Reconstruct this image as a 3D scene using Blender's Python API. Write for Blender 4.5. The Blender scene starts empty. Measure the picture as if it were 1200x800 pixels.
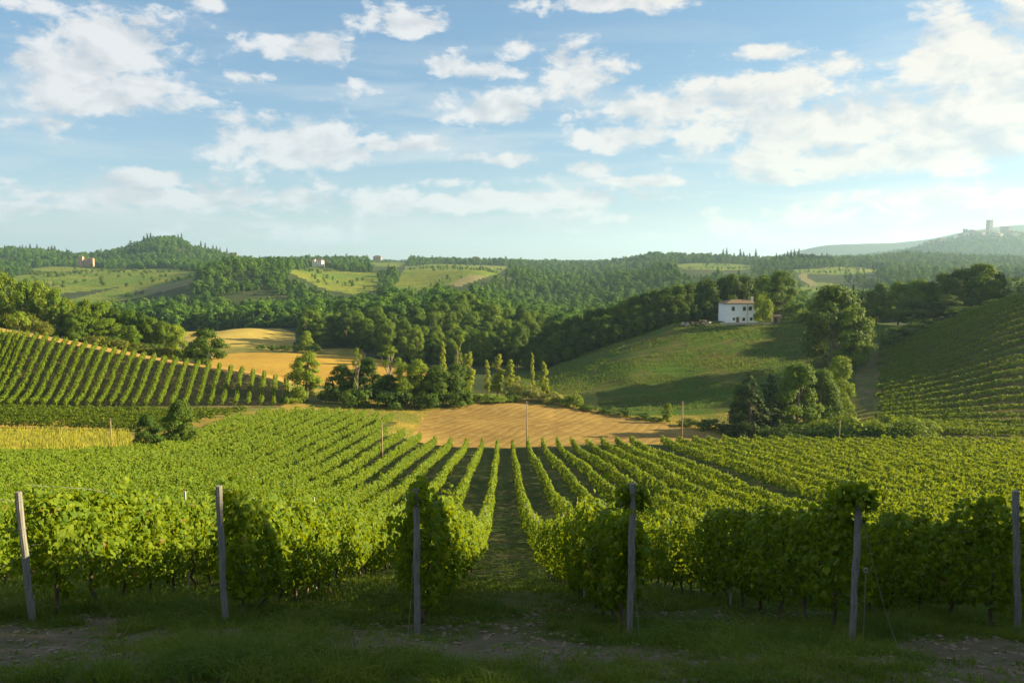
import bpy, math, random
import numpy as np
from mathutils import Vector

# ------------------------------------------------------------------ camera, light, exposure
S = bpy.context.scene
R = math.radians
FPX = 1200 * 28.0 / 36.0                 # focal length in reference pixels
TH = math.atan(95.0 / FPX)               # camera looks down a little
cam_d = bpy.data.cameras.new('camera'); cam = bpy.data.objects.new('camera', cam_d)
S.collection.objects.link(cam); S.camera = cam
cam_d.lens = 28.0; cam_d.sensor_width = 36.0; cam_d.clip_start = 0.1; cam_d.clip_end = 40000
cam.location = (0, 0, 0); cam.rotation_euler = (math.pi / 2 - TH, 0, 0)

SUN_EL, SUN_AZ = 19.5, 82.0              # azimuth clockwise from the view direction (+Y)
SUN_STRENGTH, SKY_STRENGTH, EXPOSURE = 5.0, 0.063, 1.92
HAZE_DENSITY = 0.00008
sun_d = bpy.data.lights.new('sun', 'SUN'); sun = bpy.data.objects.new('sun', sun_d)
S.collection.objects.link(sun)
sun_d.energy = SUN_STRENGTH; sun_d.angle = R(0.5); sun_d.color = (1.0, 0.82, 0.48)
SUNV = Vector((math.sin(R(SUN_AZ)) * math.cos(R(SUN_EL)), math.cos(R(SUN_AZ)) * math.cos(R(SUN_EL)), math.sin(R(SUN_EL))))
sun.rotation_euler = SUNV.to_track_quat('Z', 'Y').to_euler(); sun.location = (60, 20, 60)
S.view_settings.view_transform = 'Standard'; S.view_settings.look = 'None'
S.view_settings.gamma = 1.0; S.view_settings.use_curve_mapping = False
S.view_settings.exposure = EXPOSURE
S.render.engine = 'CYCLES'
cy = S.cycles
cy.max_bounces = 6; cy.diffuse_bounces = 3; cy.glossy_bounces = 1; cy.transmission_bounces = 4
cy.transparent_max_bounces = 8; cy.volume_bounces = 0; cy.use_denoising = True
cy.use_adaptive_sampling = False
cy.sample_clamp_indirect = 4.0
cy.caustics_reflective = False; cy.caustics_refractive = False

class NT:
    """small node-tree writer"""
    def __init__(s, tree): s.t = tree; s.n = tree.nodes; s.l = tree.links
    def add(s, kind, **kw):
        nd = s.n.new(kind)
        for k, v in kw.items(): setattr(nd, k, v)
        return nd
    def put(s, sock, v):
        if isinstance(v, bpy.types.NodeSocket): s.l.new(v, sock)
        elif v is not None: sock.default_value = v
    def m(s, op, a, b=None, c=None, clamp=False):
        nd = s.add('ShaderNodeMath', operation=op, use_clamp=clamp)
        s.put(nd.inputs[0], a); s.put(nd.inputs[1], b); s.put(nd.inputs[2], c)
        return nd.outputs[0]
    def mix(s, f, a, b, blend='MIX'):
        nd = s.add('ShaderNodeMix', data_type='RGBA', blend_type=blend, clamp_factor=True)
        s.put(nd.inputs[0], f)
        s.put(nd.inputs[6], a if not isinstance(a, tuple) else (*a[:3], 1)); s.put(nd.inputs[7], b if not isinstance(b, tuple) else (*b[:3], 1))
        return nd.outputs[2]
    def ss(s, v, lo, hi):
        nd = s.add('ShaderNodeMapRange', interpolation_type='SMOOTHSTEP')
        s.put(nd.inputs[0], v); nd.inputs[1].default_value = lo; nd.inputs[2].default_value = hi
        return nd.outputs[0]
    def noise(s, vec, scale, detail=4, rough=0.55, dist=0.0):
        nd = s.add('ShaderNodeTexNoise'); s.put(nd.inputs['Vector'], vec)
        nd.inputs['Scale'].default_value = scale; nd.inputs['Detail'].default_value = detail
        nd.inputs['Roughness'].default_value = rough; nd.inputs['Distortion'].default_value = dist
        return nd.outputs[0]
    def vec(s, x, y, z=0.0):
        nd = s.add('ShaderNodeCombineXYZ')
        for i, v in enumerate((x, y, z)): s.put(nd.inputs[i], v)
        return nd.outputs[0]

# ------------------------------------------------------------------ sky with clouds (world-fixed directions)
W = bpy.data.worlds.new('World'); S.world = W; W.use_nodes = True
w = NT(W.node_tree); w.n.clear()
sky = w.add('ShaderNodeTexSky', sky_type='NISHITA', sun_disc=False)
sky.sun_elevation = R(SUN_EL); sky.sun_rotation = R(SUN_AZ)
sky.altitude = 100; sky.air_density = 1.0; sky.dust_density = 0.1; sky.ozone_density = 2.4
geo = w.add('ShaderNodeNewGeometry')
tc = w.add('ShaderNodeTexCoord')
sp = w.add('ShaderNodeSeparateXYZ'); w.put(sp.inputs[0], tc.outputs['Generated'])
dx, dy, dz = sp.outputs
az = w.m('ARCTAN2', dx, dy); el = w.m('ARCSINE', dz)
def azel(px, py):
    a = (px - 600) / FPX; b = (400 - py) / FPX
    v = Vector((a, math.cos(TH) + b * math.sin(TH), b * math.cos(TH) - math.sin(TH))).normalized()
    return math.atan2(v.x, v.y), math.asin(v.z)
CLOUDS = [  # px, py, radius x, radius y (reference pixels), weight
    (140, 55, 95, 42, 1.0), (75, 75, 80, 26, .9), (120, 112, 115, 26, .95), (175, 105, 75, 30, .8), (70, 150, 60, 12, .45),
    (25, 3, 50, 12, .8), (110, 3, 25, 10, .6), (243, 3, 30, 8, .7), (355, 58, 55, 17, .8), (480, 27, 52, 18, .9), (287, 92, 25, 7, .6),
    (415, 103, 18, 8, .5), (520, 75, 25, 14, .5), (575, 85, 50, 10, .7), (610, 60, 20, 14, .5), (678, 88, 42, 30, .85), (655, 70, 25, 22, .7),
    (575, 126, 62, 20, .9), (330, 165, 105, 34, .95), (375, 178, 80, 22, .9), (460, 170, 70, 13, .75), (580, 188, 60, 11, .9),
    (525, 214, 40, 8, .7), (715, 5, 90, 11, .9), (895, 62, 75, 10, .75), (985, 75, 42, 18, .8), (935, 95, 40, 22, .85),
    (860, 115, 85, 30, .95), (770, 130, 120, 22, .8), (725, 162, 62, 16, .95), (950, 150, 170, 38, 1.0), (1080, 140, 120, 40, 1.0),
    (1130, 55, 78, 48, 1.05), (1190, 110, 90, 55, 1.1), (1040, 185, 190, 24, .85), (890, 190, 75, 24, .8), (1150, 165, 110, 34, 1.0),
    (1195, 20, 30, 25, .7), (925, 208, 40, 8, .6), (640, 232, 130, 10, .6), (250, 232, 330, 16, .52), (450, 238, 160, 9, .5),
    (150, 215, 130, 10, .4), (690, 198, 28, 8, .6), (620, 212, 60, 6, .4), (960, 262, 190, 14, .42), (420, 275, 130, 10, .38),
    (760, 213, 40, 5, .5), (50, 243, 90, 9, .45), (735, 254, 70, 6, .4), (330, 264, 40, 5, .4), (1100, 235, 150, 14, .45)]
mask = None
for (cx, cyy, rx, ry, wt) in CLOUDS:
    a0, e0 = azel(cx, cyy)
    rxa = rx * 1.0 / FPX * math.cos(a0) ** 2; rya = ry * 1.02 / FPX * math.cos(a0)
    qa = w.m('MULTIPLY', w.m('SUBTRACT', az, a0), 1 / rxa); qe = w.m('MULTIPLY', w.m('SUBTRACT', el, e0), 1 / rya)
    r2 = w.m('ADD', w.m('MULTIPLY', qa, qa), w.m('MULTIPLY', qe, qe))
    v = w.m('MULTIPLY_ADD', w.m('SQRT', r2), -wt * .8, wt + .04 if wt > .62 else (wt + .2 if cyy > 195 else wt + .08))
    mask = v if mask is None else w.m('SMOOTH_MAX', mask, v, 0.12)
mask = w.m('MAXIMUM', mask, -0.6)
v1 = w.vec(w.m('MULTIPLY', az, 1.0), w.m('MULTIPLY', el, 1.8), 0.37)
n1 = w.noise(v1, 13.0, 10, 0.60, 0.35)
n2 = w.noise(v1, 38.0, 8, 0.6, 0.3)
nn = w.m('ADD', w.m('MULTIPLY', w.m('SUBTRACT', n1, .5), 2.1), w.m('MULTIPLY', w.m('SUBTRACT', n2, .5), 1.25))
dens = w.ss(w.m('ADD', mask, nn), 0.14, 0.58)
# shade of the cloud body: density sampled a little toward the sun (right and up)
v2 = w.vec(w.m('ADD', az, 0.014), w.m('MULTIPLY_ADD', el, 1.8, 0.028), 0.37)
n3 = w.noise(v2, 13.0, 10, 0.60, 0.35)
lit = w.m('MULTIPLY_ADD', w.m('SUBTRACT', n1, n3), 4.2, 0.70, clamp=True)
thick = w.ss(w.m('ADD', mask, nn), 0.7, 1.5)
# clouds stay near white; the thick bodies go grey blue where another part stands before the sun
ccol = w.mix(lit, (2.6, 2.75, 2.95), w.mix(w.ss(az, -.2, .5), (3.75, 3.75, 3.75), (4.1, 3.8, 3.4)))
ccol = w.mix(w.m('MULTIPLY', thick, w.m('SUBTRACT', 1.0, lit)), ccol, (2.2, 2.4, 2.65))
hsv = w.add('ShaderNodeHueSaturation'); hsv.inputs['Saturation'].default_value = 1.02; hsv.inputs['Hue'].default_value = .494; hsv.inputs['Value'].default_value = .86
w.put(hsv.inputs['Color'], sky.outputs[0])
air = w.mix(1.0, hsv.outputs[0], (.85, .97, 1.15), 'MULTIPLY')
# soft clip on the sky colour, so its bright low part rolls off
den = w.add('ShaderNodeVectorMath', operation='MULTIPLY_ADD'); w.put(den.inputs[0], air); den.inputs[1].default_value = (.12,) * 3; den.inputs[2].default_value = (.98,) * 3
dv = w.add('ShaderNodeVectorMath', operation='DIVIDE'); w.put(dv.inputs[0], air); w.put(dv.inputs[1], den.outputs[0]); air = dv.outputs[0]
# thin high veil in long bands, denser low down and toward the sun
vb = w.noise(w.vec(w.m('MULTIPLY', az, 2.2), w.m('MULTIPLY', el, 15.0), 1.9), 2.2, 7, .58, .5)
veil = w.m('MULTIPLY', w.ss(vb, .44, .70), w.m('MULTIPLY', w.ss(el, -.03, .05), w.m('SUBTRACT', 1.0, w.ss(el, .10, .34))))
veil = w.m('MULTIPLY', veil, w.m('MULTIPLY_ADD', w.ss(az, -.6, .6), .2, .42))
air = w.mix(veil, air, (3.35, 3.5, 3.5))
# unseen bright cloud added overhead and behind, to lift the fill light
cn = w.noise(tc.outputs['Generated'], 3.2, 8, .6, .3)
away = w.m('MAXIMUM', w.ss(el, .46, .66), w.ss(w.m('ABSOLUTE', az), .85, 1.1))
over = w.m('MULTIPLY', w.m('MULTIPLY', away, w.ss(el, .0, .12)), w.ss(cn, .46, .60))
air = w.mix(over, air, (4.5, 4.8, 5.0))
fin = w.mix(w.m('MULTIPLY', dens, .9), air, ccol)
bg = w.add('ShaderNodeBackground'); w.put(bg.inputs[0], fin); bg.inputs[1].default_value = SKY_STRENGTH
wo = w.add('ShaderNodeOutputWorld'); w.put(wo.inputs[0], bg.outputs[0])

# ------------------------------------------------------------------ helpers
rng = np.random.default_rng(11)
COL = S.collection
def project(px, py, Y):
    a = (px - 600) / FPX; b = (400 - py) / FPX
    k = Y / (math.cos(TH) + b * math.sin(TH))
    return a * k, k * (b * math.cos(TH) - math.sin(TH))
def to_px(X, Y, Z):
    d = Y * math.cos(TH) - Z * math.sin(TH); d = np.maximum(d, .05)
    return 600 + FPX * X / d, 400 - FPX * (Y * math.sin(TH) + Z * math.cos(TH)) / d
def hash2(ix, iy, seed):
    h = (ix.astype(np.int64) * 374761393 + iy.astype(np.int64) * 668265263 + seed * 69069) & 0x7fffffff
    h = ((h ^ (h >> 13)) * 1274126177) & 0x7fffffff
    return ((h ^ (h >> 16)) & 0xffff) / 32767.5 - 1.0
def vnoise(x, y, seed=0):
    ix = np.floor(x); iy = np.floor(y); fx = x - ix; fy = y - iy
    fx = fx * fx * fx * (fx * (fx * 6 - 15) + 10); fy = fy * fy * fy * (fy * (fy * 6 - 15) + 10)
    a = hash2(ix, iy, seed); b = hash2(ix + 1, iy, seed); c = hash2(ix, iy + 1, seed); d = hash2(ix + 1, iy + 1, seed)
    return (a * (1 - fx) + b * fx) * (1 - fy) + (c * (1 - fx) + d * fx) * fy
def fbm(x, y, octv=4, seed=0):
    r = 0; a = 1; t = 0
    for i in range(octv):
        r = r + a * vnoise(x * 2 ** i + 17.3 * i, y * 2 ** i - 9.1 * i, seed + i); t += a; a *= .5
    return r / t
def sstep(v, a, b):
    t = np.clip((v - a) / (b - a), 0, 1); return t * t * (3 - 2 * t)
def pchip_slopes(x, y):                 # along the last axis
    h = np.diff(x, axis=-1); d = np.diff(y, axis=-1) / h
    m = np.zeros_like(y)
    w1 = 2 * h[..., 1:] + h[..., :-1]; w2 = h[..., 1:] + 2 * h[..., :-1]
    ok = d[..., 1:] * d[..., :-1] > 0
    with np.errstate(divide='ignore', invalid='ignore'):
        mm = (w1 + w2) / (w1 / d[..., :-1] + w2 / d[..., 1:])
    m[..., 1:-1] = np.where(ok, mm, 0); m[..., 0] = d[..., 0]; m[..., -1] = d[..., -1]
    return m
def herm(t, h, y0, y1, m0, m1):
    t2 = t * t; t3 = t2 * t
    return (2 * t3 - 3 * t2 + 1) * y0 + (t3 - 2 * t2 + t) * h * m0 + (-2 * t3 + 3 * t2) * y1 + (t3 - t2) * h * m1
def pchip1(x, y, q):
    x = np.asarray(x, float); y = np.asarray(y, float); m = pchip_slopes(x, y)
    q = np.clip(q, x[0], x[-1]); i = np.clip(np.searchsorted(x, q) - 1, 0, len(x) - 2)
    h = x[i + 1] - x[i]; return herm((q - x[i]) / h, h, y[i], y[i + 1], m[i], m[i + 1])

# ------------------------------------------------------------------ terrain: a loft through lines of real depth
LINES = [  # each: list of (px, depth, py)
    [(-600, 110, 545), (-250, 112, 541), (0, 120, 537), (150, 136, 520), (230, 152, 506), (300, 172, 489), (380, 180, 486), (450, 176, 493), (520, 166, 512), (600, 158, 524), (750, 157, 523), (900, 155, 523), (1050, 150, 525), (1200, 148, 525), (1450, 146, 520), (1800, 146, 510)],
    [(-600, 160, 478), (-250, 165, 479), (0, 171, 479), (150, 181, 478), (300, 194, 475), (450, 206, 476), (550, 212, 473), (650, 214, 474), (750, 205, 487), (850, 192, 500), (950, 182, 506), (1050, 172, 506), (1200, 168, 508), (1450, 166, 495), (1800, 166, 470)],
    [(-600, 208, 325), (-250, 212, 352), (0, 217, 386), (75, 217, 400), (150, 217, 415), (225, 219, 428), (300, 223, 439), (380, 238, 455), (450, 245, 457), (550, 248, 456), (620, 248, 455), (680, 248, 444), (750, 246, 430), (850, 240, 432), (950, 228, 440), (1020, 212, 448), (1100, 203, 442), (1200, 197, 425), (1450, 200, 372), (1800, 205, 330)],
    [(-600, 300, 378), (-250, 300, 390), (0, 300, 404), (150, 300, 425), (230, 290, 438), (300, 278, 443), (450, 300, 437), (550, 302, 436), (620, 300, 436), (660, 290, 427), (700, 286, 412), (750, 286, 395), (800, 288, 379), (850, 290, 376), (950, 292, 375), (1000, 280, 377), (1050, 258, 385), (1100, 245, 377), (1200, 236, 349), (1450, 243, 292), (1800, 250, 255)],
    [(-600, 385, 392), (0, 385, 406), (150, 385, 408), (230, 385, 410), (300, 370, 412), (450, 360, 420), (550, 350, 424), (620, 350, 425), (680, 350, 415), (750, 350, 405), (850, 350, 394), (950, 350, 385), (1050, 345, 378), (1200, 330, 355), (1450, 335, 300), (1800, 340, 270)],
    [(-600, 520, 385), (0, 520, 388), (200, 520, 391), (350, 520, 388), (450, 500, 378), (550, 490, 374), (650, 500, 392), (750, 520, 385), (850, 520, 378), (1050, 520, 372), (1200, 520, 365), (1800, 520, 355)],
    [(-600, 660, 370), (0, 660, 374), (200, 660, 376), (350, 660, 372), (450, 640, 362), (550, 640, 360), (650, 660, 380), (750, 660, 368), (850, 660, 362), (950, 660, 362), (1050, 660, 360), (1200, 660, 356), (1800, 660, 350)],
    [(-600, 850, 345), (0, 850, 347), (80, 850, 356), (150, 850, 356), (220, 850, 345), (300, 850, 340), (400, 850, 346), (480, 850, 346), (550, 850, 345), (650, 860, 360), (750, 860, 352), (850, 860, 347), (950, 850, 350), (1050, 850, 347), (1200, 850, 342), (1800, 850, 335)],
    [(-600, 1150, 325), (0, 1150, 326), (100, 1150, 328), (160, 1150, 326), (230, 1150, 321), (290, 1150, 318), (360, 1150, 320), (450, 1150, 321), (550, 1150, 318), (600, 1150, 324), (680, 1150, 334), (750, 1150, 322), (800, 1150, 317), (860, 1150, 322), (950, 1150, 326), (1050, 1150, 323), (1200, 1150, 322), (1800, 1150, 315)],
    [(-600, 1500, 312), (0, 1500, 316), (100, 1500, 315), (200, 1500, 311), (300, 1500, 313), (390, 1500, 313), (450, 1500, 317), (530, 1500, 312), (600, 1500, 319), (680, 1500, 326), (750, 1500, 322), (820, 1500, 316), (880, 1500, 314), (950, 1500, 311), (1050, 1500, 315), (1200, 1500, 317), (1800, 1500, 310)],
    [(-600, 2100, 296), (0, 2100, 297), (60, 2100, 299), (95, 2100, 304), (130, 2100, 299), (160, 2100, 290.5), (175, 2100, 285), (192, 2100, 282.5), (212, 2100, 285.5), (228, 2100, 294), (250, 2100, 298), (300, 2100, 309), (400, 2100, 307.5), (550, 2100, 309), (620, 2100, 311), (680, 2100, 314), (730, 2100, 309), (770, 2100, 302), (850, 2100, 305), (900, 2100, 308), (1000, 2100, 307), (1060, 2100, 303), (1120, 2100, 304), (1200, 2100, 306), (1800, 2100, 300)],
    [(-600, 3000, 308), (900, 3000, 311), (1000, 3000, 307), (1100, 3000, 308), (1200, 3000, 306), (1800, 3000, 300)],
    [(-600, 3900, 309), (880, 3900, 309), (960, 3900, 305), (1020, 3900, 300), (1060, 3900, 295), (1090, 3900, 286), (1120, 3900, 279), (1150, 3900, 276), (1180, 3900, 276), (1220, 3900, 278), (1300, 3900, 284), (1800, 3900, 300)],
    [(-600, 5000, 310), (900, 5000, 308), (1200, 5000, 296), (1800, 5000, 296)],
    [(-600, 6500, 309), (880, 6500, 304), (930, 6500, 295), (975, 6500, 287), (1040, 6500, 285), (1085, 6500, 281), (1130, 6500, 272), (1180, 6500, 265), (1230, 6500, 262), (1400, 6500, 268), (1800, 6500, 290)],
    [(-600, 9000, 310), (1800, 9000, 310)],
    [(-600, 16000, 307), (1800, 16000, 307)],
]
UG = np.linspace(-1.35, 1.35, 1401)
LY = []; LZ = []
NEAR = [(-60, 16.0), (-12, 2.6), (0, -1.62), (6, -3.5), (11.3, -5.35), (18, -7.8), (26, -10.7), (40, -15.4), (60, -20.6), (80, -24.9), (100, -28.2)]
for (Y, z) in NEAR:
    tilt = -0.045 * UG * min(max(Y, 8), 25)
    if Y >= 60: tilt = tilt + np.where(UG < 0, -UG * (Y - 50) * .045, UG * (Y - 50) * .02)
    LY.append(np.full_like(UG, Y)); LZ.append(z + tilt)
for L in LINES:
    us = []; ys = []; zs = []
    for (px, Y, py) in L:
        X, z = project(px, py, Y); us.append(X / Y); ys.append(Y); zs.append(z)
    LY.append(pchip1(us, ys, UG)); LZ.append(pchip1(us, zs, UG))
LY = np.array(LY).T; LZ = np.array(LZ).T          # (columns, lines)
LM = pchip_slopes(LY, LZ)
def _gz(X, Y):
    u = np.clip(X / np.maximum(Y, 25.0), -1.349, 1.349)
    c = (u + 1.35) / 2.7 * 1400; i0 = np.clip(c.astype(int), 0, 1399); f = (c - i0)[:, None]
    y = LY[i0] * (1 - f) + LY[i0 + 1] * f; z = LZ[i0] * (1 - f) + LZ[i0 + 1] * f; m = LM[i0] * (1 - f) + LM[i0 + 1] * f
    k = np.clip((y <= Y[:, None]).sum(1) - 1, 0, y.shape[1] - 2); a = np.arange(len(X))
    h = y[a, k + 1] - y[a, k]; t = np.clip((Y - y[a, k]) / h, 0, 1)
    r = herm(t, h, z[a, k], z[a, k + 1], m[a, k], m[a, k + 1])
    # the rounded golden mound in the valley and the forested dome behind it
    for (bx, by, sx, sy, hh) in MOUNDS: r = r + hh * np.exp(-((X - bx) / sx) ** 2 - ((Y - by) / sy) ** 2)
    n = np.where(Y < 45, .05 * fbm(X / 1.3, Y / 1.3, 4, 3) * sstep(Y, 1.5, 5) + .10 * fbm(X / 4.0, Y / 4.0, 2, 9) + .05 * fbm(X / .5, Y / .5, 2, 13) * (1 - sstep(Y, 14, 26)), .12 * fbm(X / 6, Y / 6, 2, 21))
    n = n + sstep(Y, 120, 400) * .35 * fbm(X / 30, Y / 30, 3, 31) + sstep(Y, 500, 1500) * 5 * fbm(X / 170, Y / 170, 3, 41) * (1 - sstep(Y, 5000, 8000))
    return r + n
mx, mz = project(278, 380, 470)
MOUNDS = [(mx, 470, 26, 55, 5.5)]
mx, mz = project(290, 315, 950); MOUNDS.append((mx, 950, 85, 130, 17))
mx, mz = project(936, 311, 1490); MOUNDS.append((mx, 1490, 55, 90, 11))
mx, mz = project(548, 320, 1050); MOUNDS.append((mx, 1050, 50, 110, 6))
def gz(X, Y):
    X = np.atleast_1d(np.asarray(X, float)).ravel(); Y = np.atleast_1d(np.asarray(Y, float)).ravel()
    X, Y = np.broadcast_arrays(X, Y); out = np.empty(len(X))
    for s in range(0, len(X), 60000): out[s:s + 60000] = _gz(X[s:s + 60000], Y[s:s + 60000])
    return out
def g1(x, y): return float(gz(x, y)[0])
def hit(px, py, y0=5, y1=400):
    Y = np.geomspace(y0, y1, 1500); a = (px - 600) / FPX; b = (400 - py) / FPX
    k = Y / (math.cos(TH) + b * math.sin(TH)); X = a * k; Z = k * (b * math.cos(TH) - math.sin(TH))
    i = np.argmax(Z < gz(X, Y)); return X[i], Y[i], Z[i]

# ------------------------------------------------------------------ mesh helpers
def mesh_np(name, verts, faces, rnd=None, smooth=False):
    """faces: list of (n, k) index arrays"""
    me = bpy.data.meshes.new(name)
    verts = np.ascontiguousarray(verts, np.float32)
    faces = [np.asarray(f) for f in faces if len(f)]
    nl = sum(f.size for f in faces); npoly = sum(len(f) for f in faces)
    me.vertices.add(len(verts)); me.vertices.foreach_set('co', verts.ravel())
    me.loops.add(nl); me.loops.foreach_set('vertex_index', np.concatenate([f.ravel() for f in faces]).astype(np.int32))
    me.polygons.add(npoly)
    tot = np.concatenate([np.full(len(f), f.shape[1]) for f in faces]); st = np.concatenate([[0], np.cumsum(tot)[:-1]])
    me.polygons.foreach_set('loop_start', st.astype(np.int32))
    me.polygons.foreach_set('use_smooth', np.full(npoly, smooth))
    me.update(calc_edges=True)
    if rnd is not None:
        at = me.attributes.new('rnd', 'FLOAT', 'FACE'); at.data.foreach_set('value', np.ascontiguousarray(rnd, np.float32))
    return me
def link(name, me, mat=None, parent=None, loc=None, **props):
    o = bpy.data.objects.new(name, me); COL.objects.link(o)
    if mat is not None: me.materials.append(mat)
    if parent is not None: o.parent = parent
    if loc is not None: o.location = loc
    for k, v in props.items(): o[k] = v
    return o
def thing(name, label, category, loc=(0, 0, 0), rz=0.0, group=None):
    o = bpy.data.objects.new(name, None); COL.objects.link(o); o.empty_display_size = .2
    o.location = loc; o.rotation_euler = (0, 0, rz); o['label'] = label; o['category'] = category
    if group: o['group'] = group
    return o
class MB:
    def __init__(s): s.v = []; s.f3 = []; s.f4 = []; s.n = 0
    def raw(s, v, f):
        s.v.append(np.asarray(v, float)); f = np.asarray(f) + s.n; s.n += len(v)
        (s.f4 if f.shape[1] == 4 else s.f3).append(f)
    def box(s, c, d, rz=0.0, tap=1.0):
        x, y, z = [q / 2 for q in d]
        p = np.array([[sx * x * (tap if sz > 0 else 1), sy * y * (tap if sz > 0 else 1), sz * z] for sz in (-1, 1) for sy in (-1, 1) for sx in (-1, 1)])
        ca, sa = math.cos(rz), math.sin(rz); q = p.copy(); q[:, 0] = p[:, 0] * ca - p[:, 1] * sa; q[:, 1] = p[:, 0] * sa + p[:, 1] * ca
        s.raw(q + np.array(c), [[0, 2, 3, 1], [4, 5, 7, 6], [0, 1, 5, 4], [2, 6, 7, 3], [0, 4, 6, 2], [1, 3, 7, 5]])
    def tube(s, pts, rad, k=8):
        pts = np.asarray(pts, float); rad = np.broadcast_to(np.asarray(rad, float), (len(pts),)); vs = []
        for i in range(len(pts)):
            t = pts[min(i + 1, len(pts) - 1)] - pts[max(i - 1, 0)]; t = t / (np.linalg.norm(t) + 1e-9)
            a = np.cross(t, [0, 1, 0] if abs(t[1]) < .9 else [1, 0, 0]); a /= np.linalg.norm(a); b = np.cross(t, a)
            g = np.arange(k) / k * 2 * math.pi
            vs.append(pts[i] + rad[i] * (np.cos(g)[:, None] * a + np.sin(g)[:, None] * b))
        f = [[i * k + j, i * k + (j + 1) % k, (i + 1) * k + (j + 1) % k, (i + 1) * k + j] for i in range(len(pts) - 1) for j in range(k)]
        n0 = len(pts) * k; vs.append(pts[:1]); vs.append(pts[-1:])
        s.raw(np.concatenate(vs), f)
        base = s.n - (n0 + 2)
        s.f3.append(np.array([[n0, (j + 1) % k, j] for j in range(k)]) + base)
        s.f3.append(np.array([[n0 + 1, n0 - k + j, n0 - k + (j + 1) % k] for j in range(k)]) + base)
    def mesh(s, name, smooth=False):
        fs = []
        if s.f4: fs.append(np.concatenate(s.f4))
        if s.f3: fs.append(np.concatenate(s.f3))
        return mesh_np(name, np.concatenate(s.v), fs, smooth=smooth)
def unit(v): return v / (np.linalg.norm(v, axis=-1, keepdims=True) + 1e-9)
# leaf outlines: (across, along, lift); along runs from the stalk to the tip
VINE_LEAF = (np.array([[0, 0, 0], [-.28, -.08, .05], [-.52, .22, -.05], [-.40, .55, -.02], [-.22, .60, .04], [0, 1.0, -.16], [.22, .60, .04], [.40, .55, -.02], [.52, .22, -.05], [.28, -.08, .05], [0, .35, .10]]) - [0, .4, 0],
             np.array([[10, 0, 1], [10, 1, 2], [10, 2, 3], [10, 3, 4], [10, 4, 5], [10, 5, 6], [10, 6, 7], [10, 7, 8], [10, 8, 9], [10, 9, 0]]))
KITE = (np.array([[0, -.5, 0], [-.42, .02, -.09], [0, .6, .0], [.42, .02, -.09]]), np.array([[0, 3, 2, 1]]))
def leaf_mesh(P, N, size, tpl=KITE, droop=.7, jit=.6, r=None):
    r = r or rng; n = len(P); tv, tf = tpl
    N = unit(N + r.normal(0, jit, (n, 3)))
    t = np.tile([0., 0., -1.], (n, 1)) * droop + r.normal(0, .45, (n, 3)); t = unit(t - (t * N).sum(1, keepdims=True) * N)
    b = np.cross(N, t); size = np.broadcast_to(size, (n,)) * r.uniform(.7, 1.25, n)
    V = P[:, None, :] + size[:, None, None] * (tv[None, :, 0:1] * b[:, None] + tv[None, :, 1:2] * t[:, None] + tv[None, :, 2:3] * N[:, None])
    F = (np.arange(n) * len(tv))[:, None, None] + tf[None]
    rr = np.repeat(r.random(n), len(tf))
    return V.reshape(-1, 3), F.reshape(-1, tf.shape[1]), rr

# ------------------------------------------------------------------ materials
def new_mat(name):
    m = bpy.data.materials.new(name); m.use_nodes = True; t = NT(m.node_tree); t.n.clear()
    out = t.add('ShaderNodeOutputMaterial'); return m, t, out
def leaf_mat(name, a, b, trans=(.10, .16, .015), tw=.4, rough=.55, spec=.25, obj_var=.35, hue=None):
    m, t, out = new_mat(name)
    at = t.add('ShaderNodeAttribute', attribute_name='rnd'); oi = t.add('ShaderNodeObjectInfo')
    f = t.m('ADD', t.m('MULTIPLY', at.outputs['Fac'], 1 - obj_var), t.m('MULTIPLY', oi.outputs['Random'], obj_var))
    c = t.mix(f, a, b)
    if hue: c = t.mix(t.ss(at.outputs['Fac'], .985, .999), c, hue)
    p = t.add('ShaderNodeBsdfPrincipled'); t.put(p.inputs['Base Color'], c); p.inputs['Roughness'].default_value = rough
    p.inputs['Specular IOR Level'].default_value = spec
    tr = t.add('ShaderNodeBsdfTranslucent'); t.put(tr.inputs[0], t.mix(f, tuple(.75 * q for q in trans), tuple(1.2 * q for q in trans)))
    mx = t.add('ShaderNodeMixShader'); mx.inputs[0].default_value = tw
    t.put(mx.inputs[1], p.outputs[0]); t.put(mx.inputs[2], tr.outputs[0]); t.put(out.inputs[0], mx.outputs[0])
    return m
def solid_mat(name, a, b, scale=6.0, rough=.85, bump=.3, stretch=(1, 1, 1), spec=.2):
    m, t, out = new_mat(name); tc = t.add('ShaderNodeTexCoord'); mp = t.add('ShaderNodeMapping'); t.put(mp.inputs[0], tc.outputs['Object'])
    mp.inputs['Scale'].default_value = stretch
    n = t.noise(mp.outputs[0], scale, 6, .65); c = t.mix(t.ss(n, .3, .7), a, b)
    p = t.add('ShaderNodeBsdfPrincipled'); t.put(p.inputs['Base Color'], c); p.inputs['Roughness'].default_value = rough
    p.inputs['Specular IOR Level'].default_value = spec
    if bump:
        bp = t.add('ShaderNodeBump'); bp.inputs['Strength'].default_value = bump; bp.inputs['Distance'].default_value = .02
        t.put(bp.inputs['Height'], n); t.put(p.inputs['Normal'], bp.outputs[0])
    t.put(out.inputs[0], p.outputs[0]); return m
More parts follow.
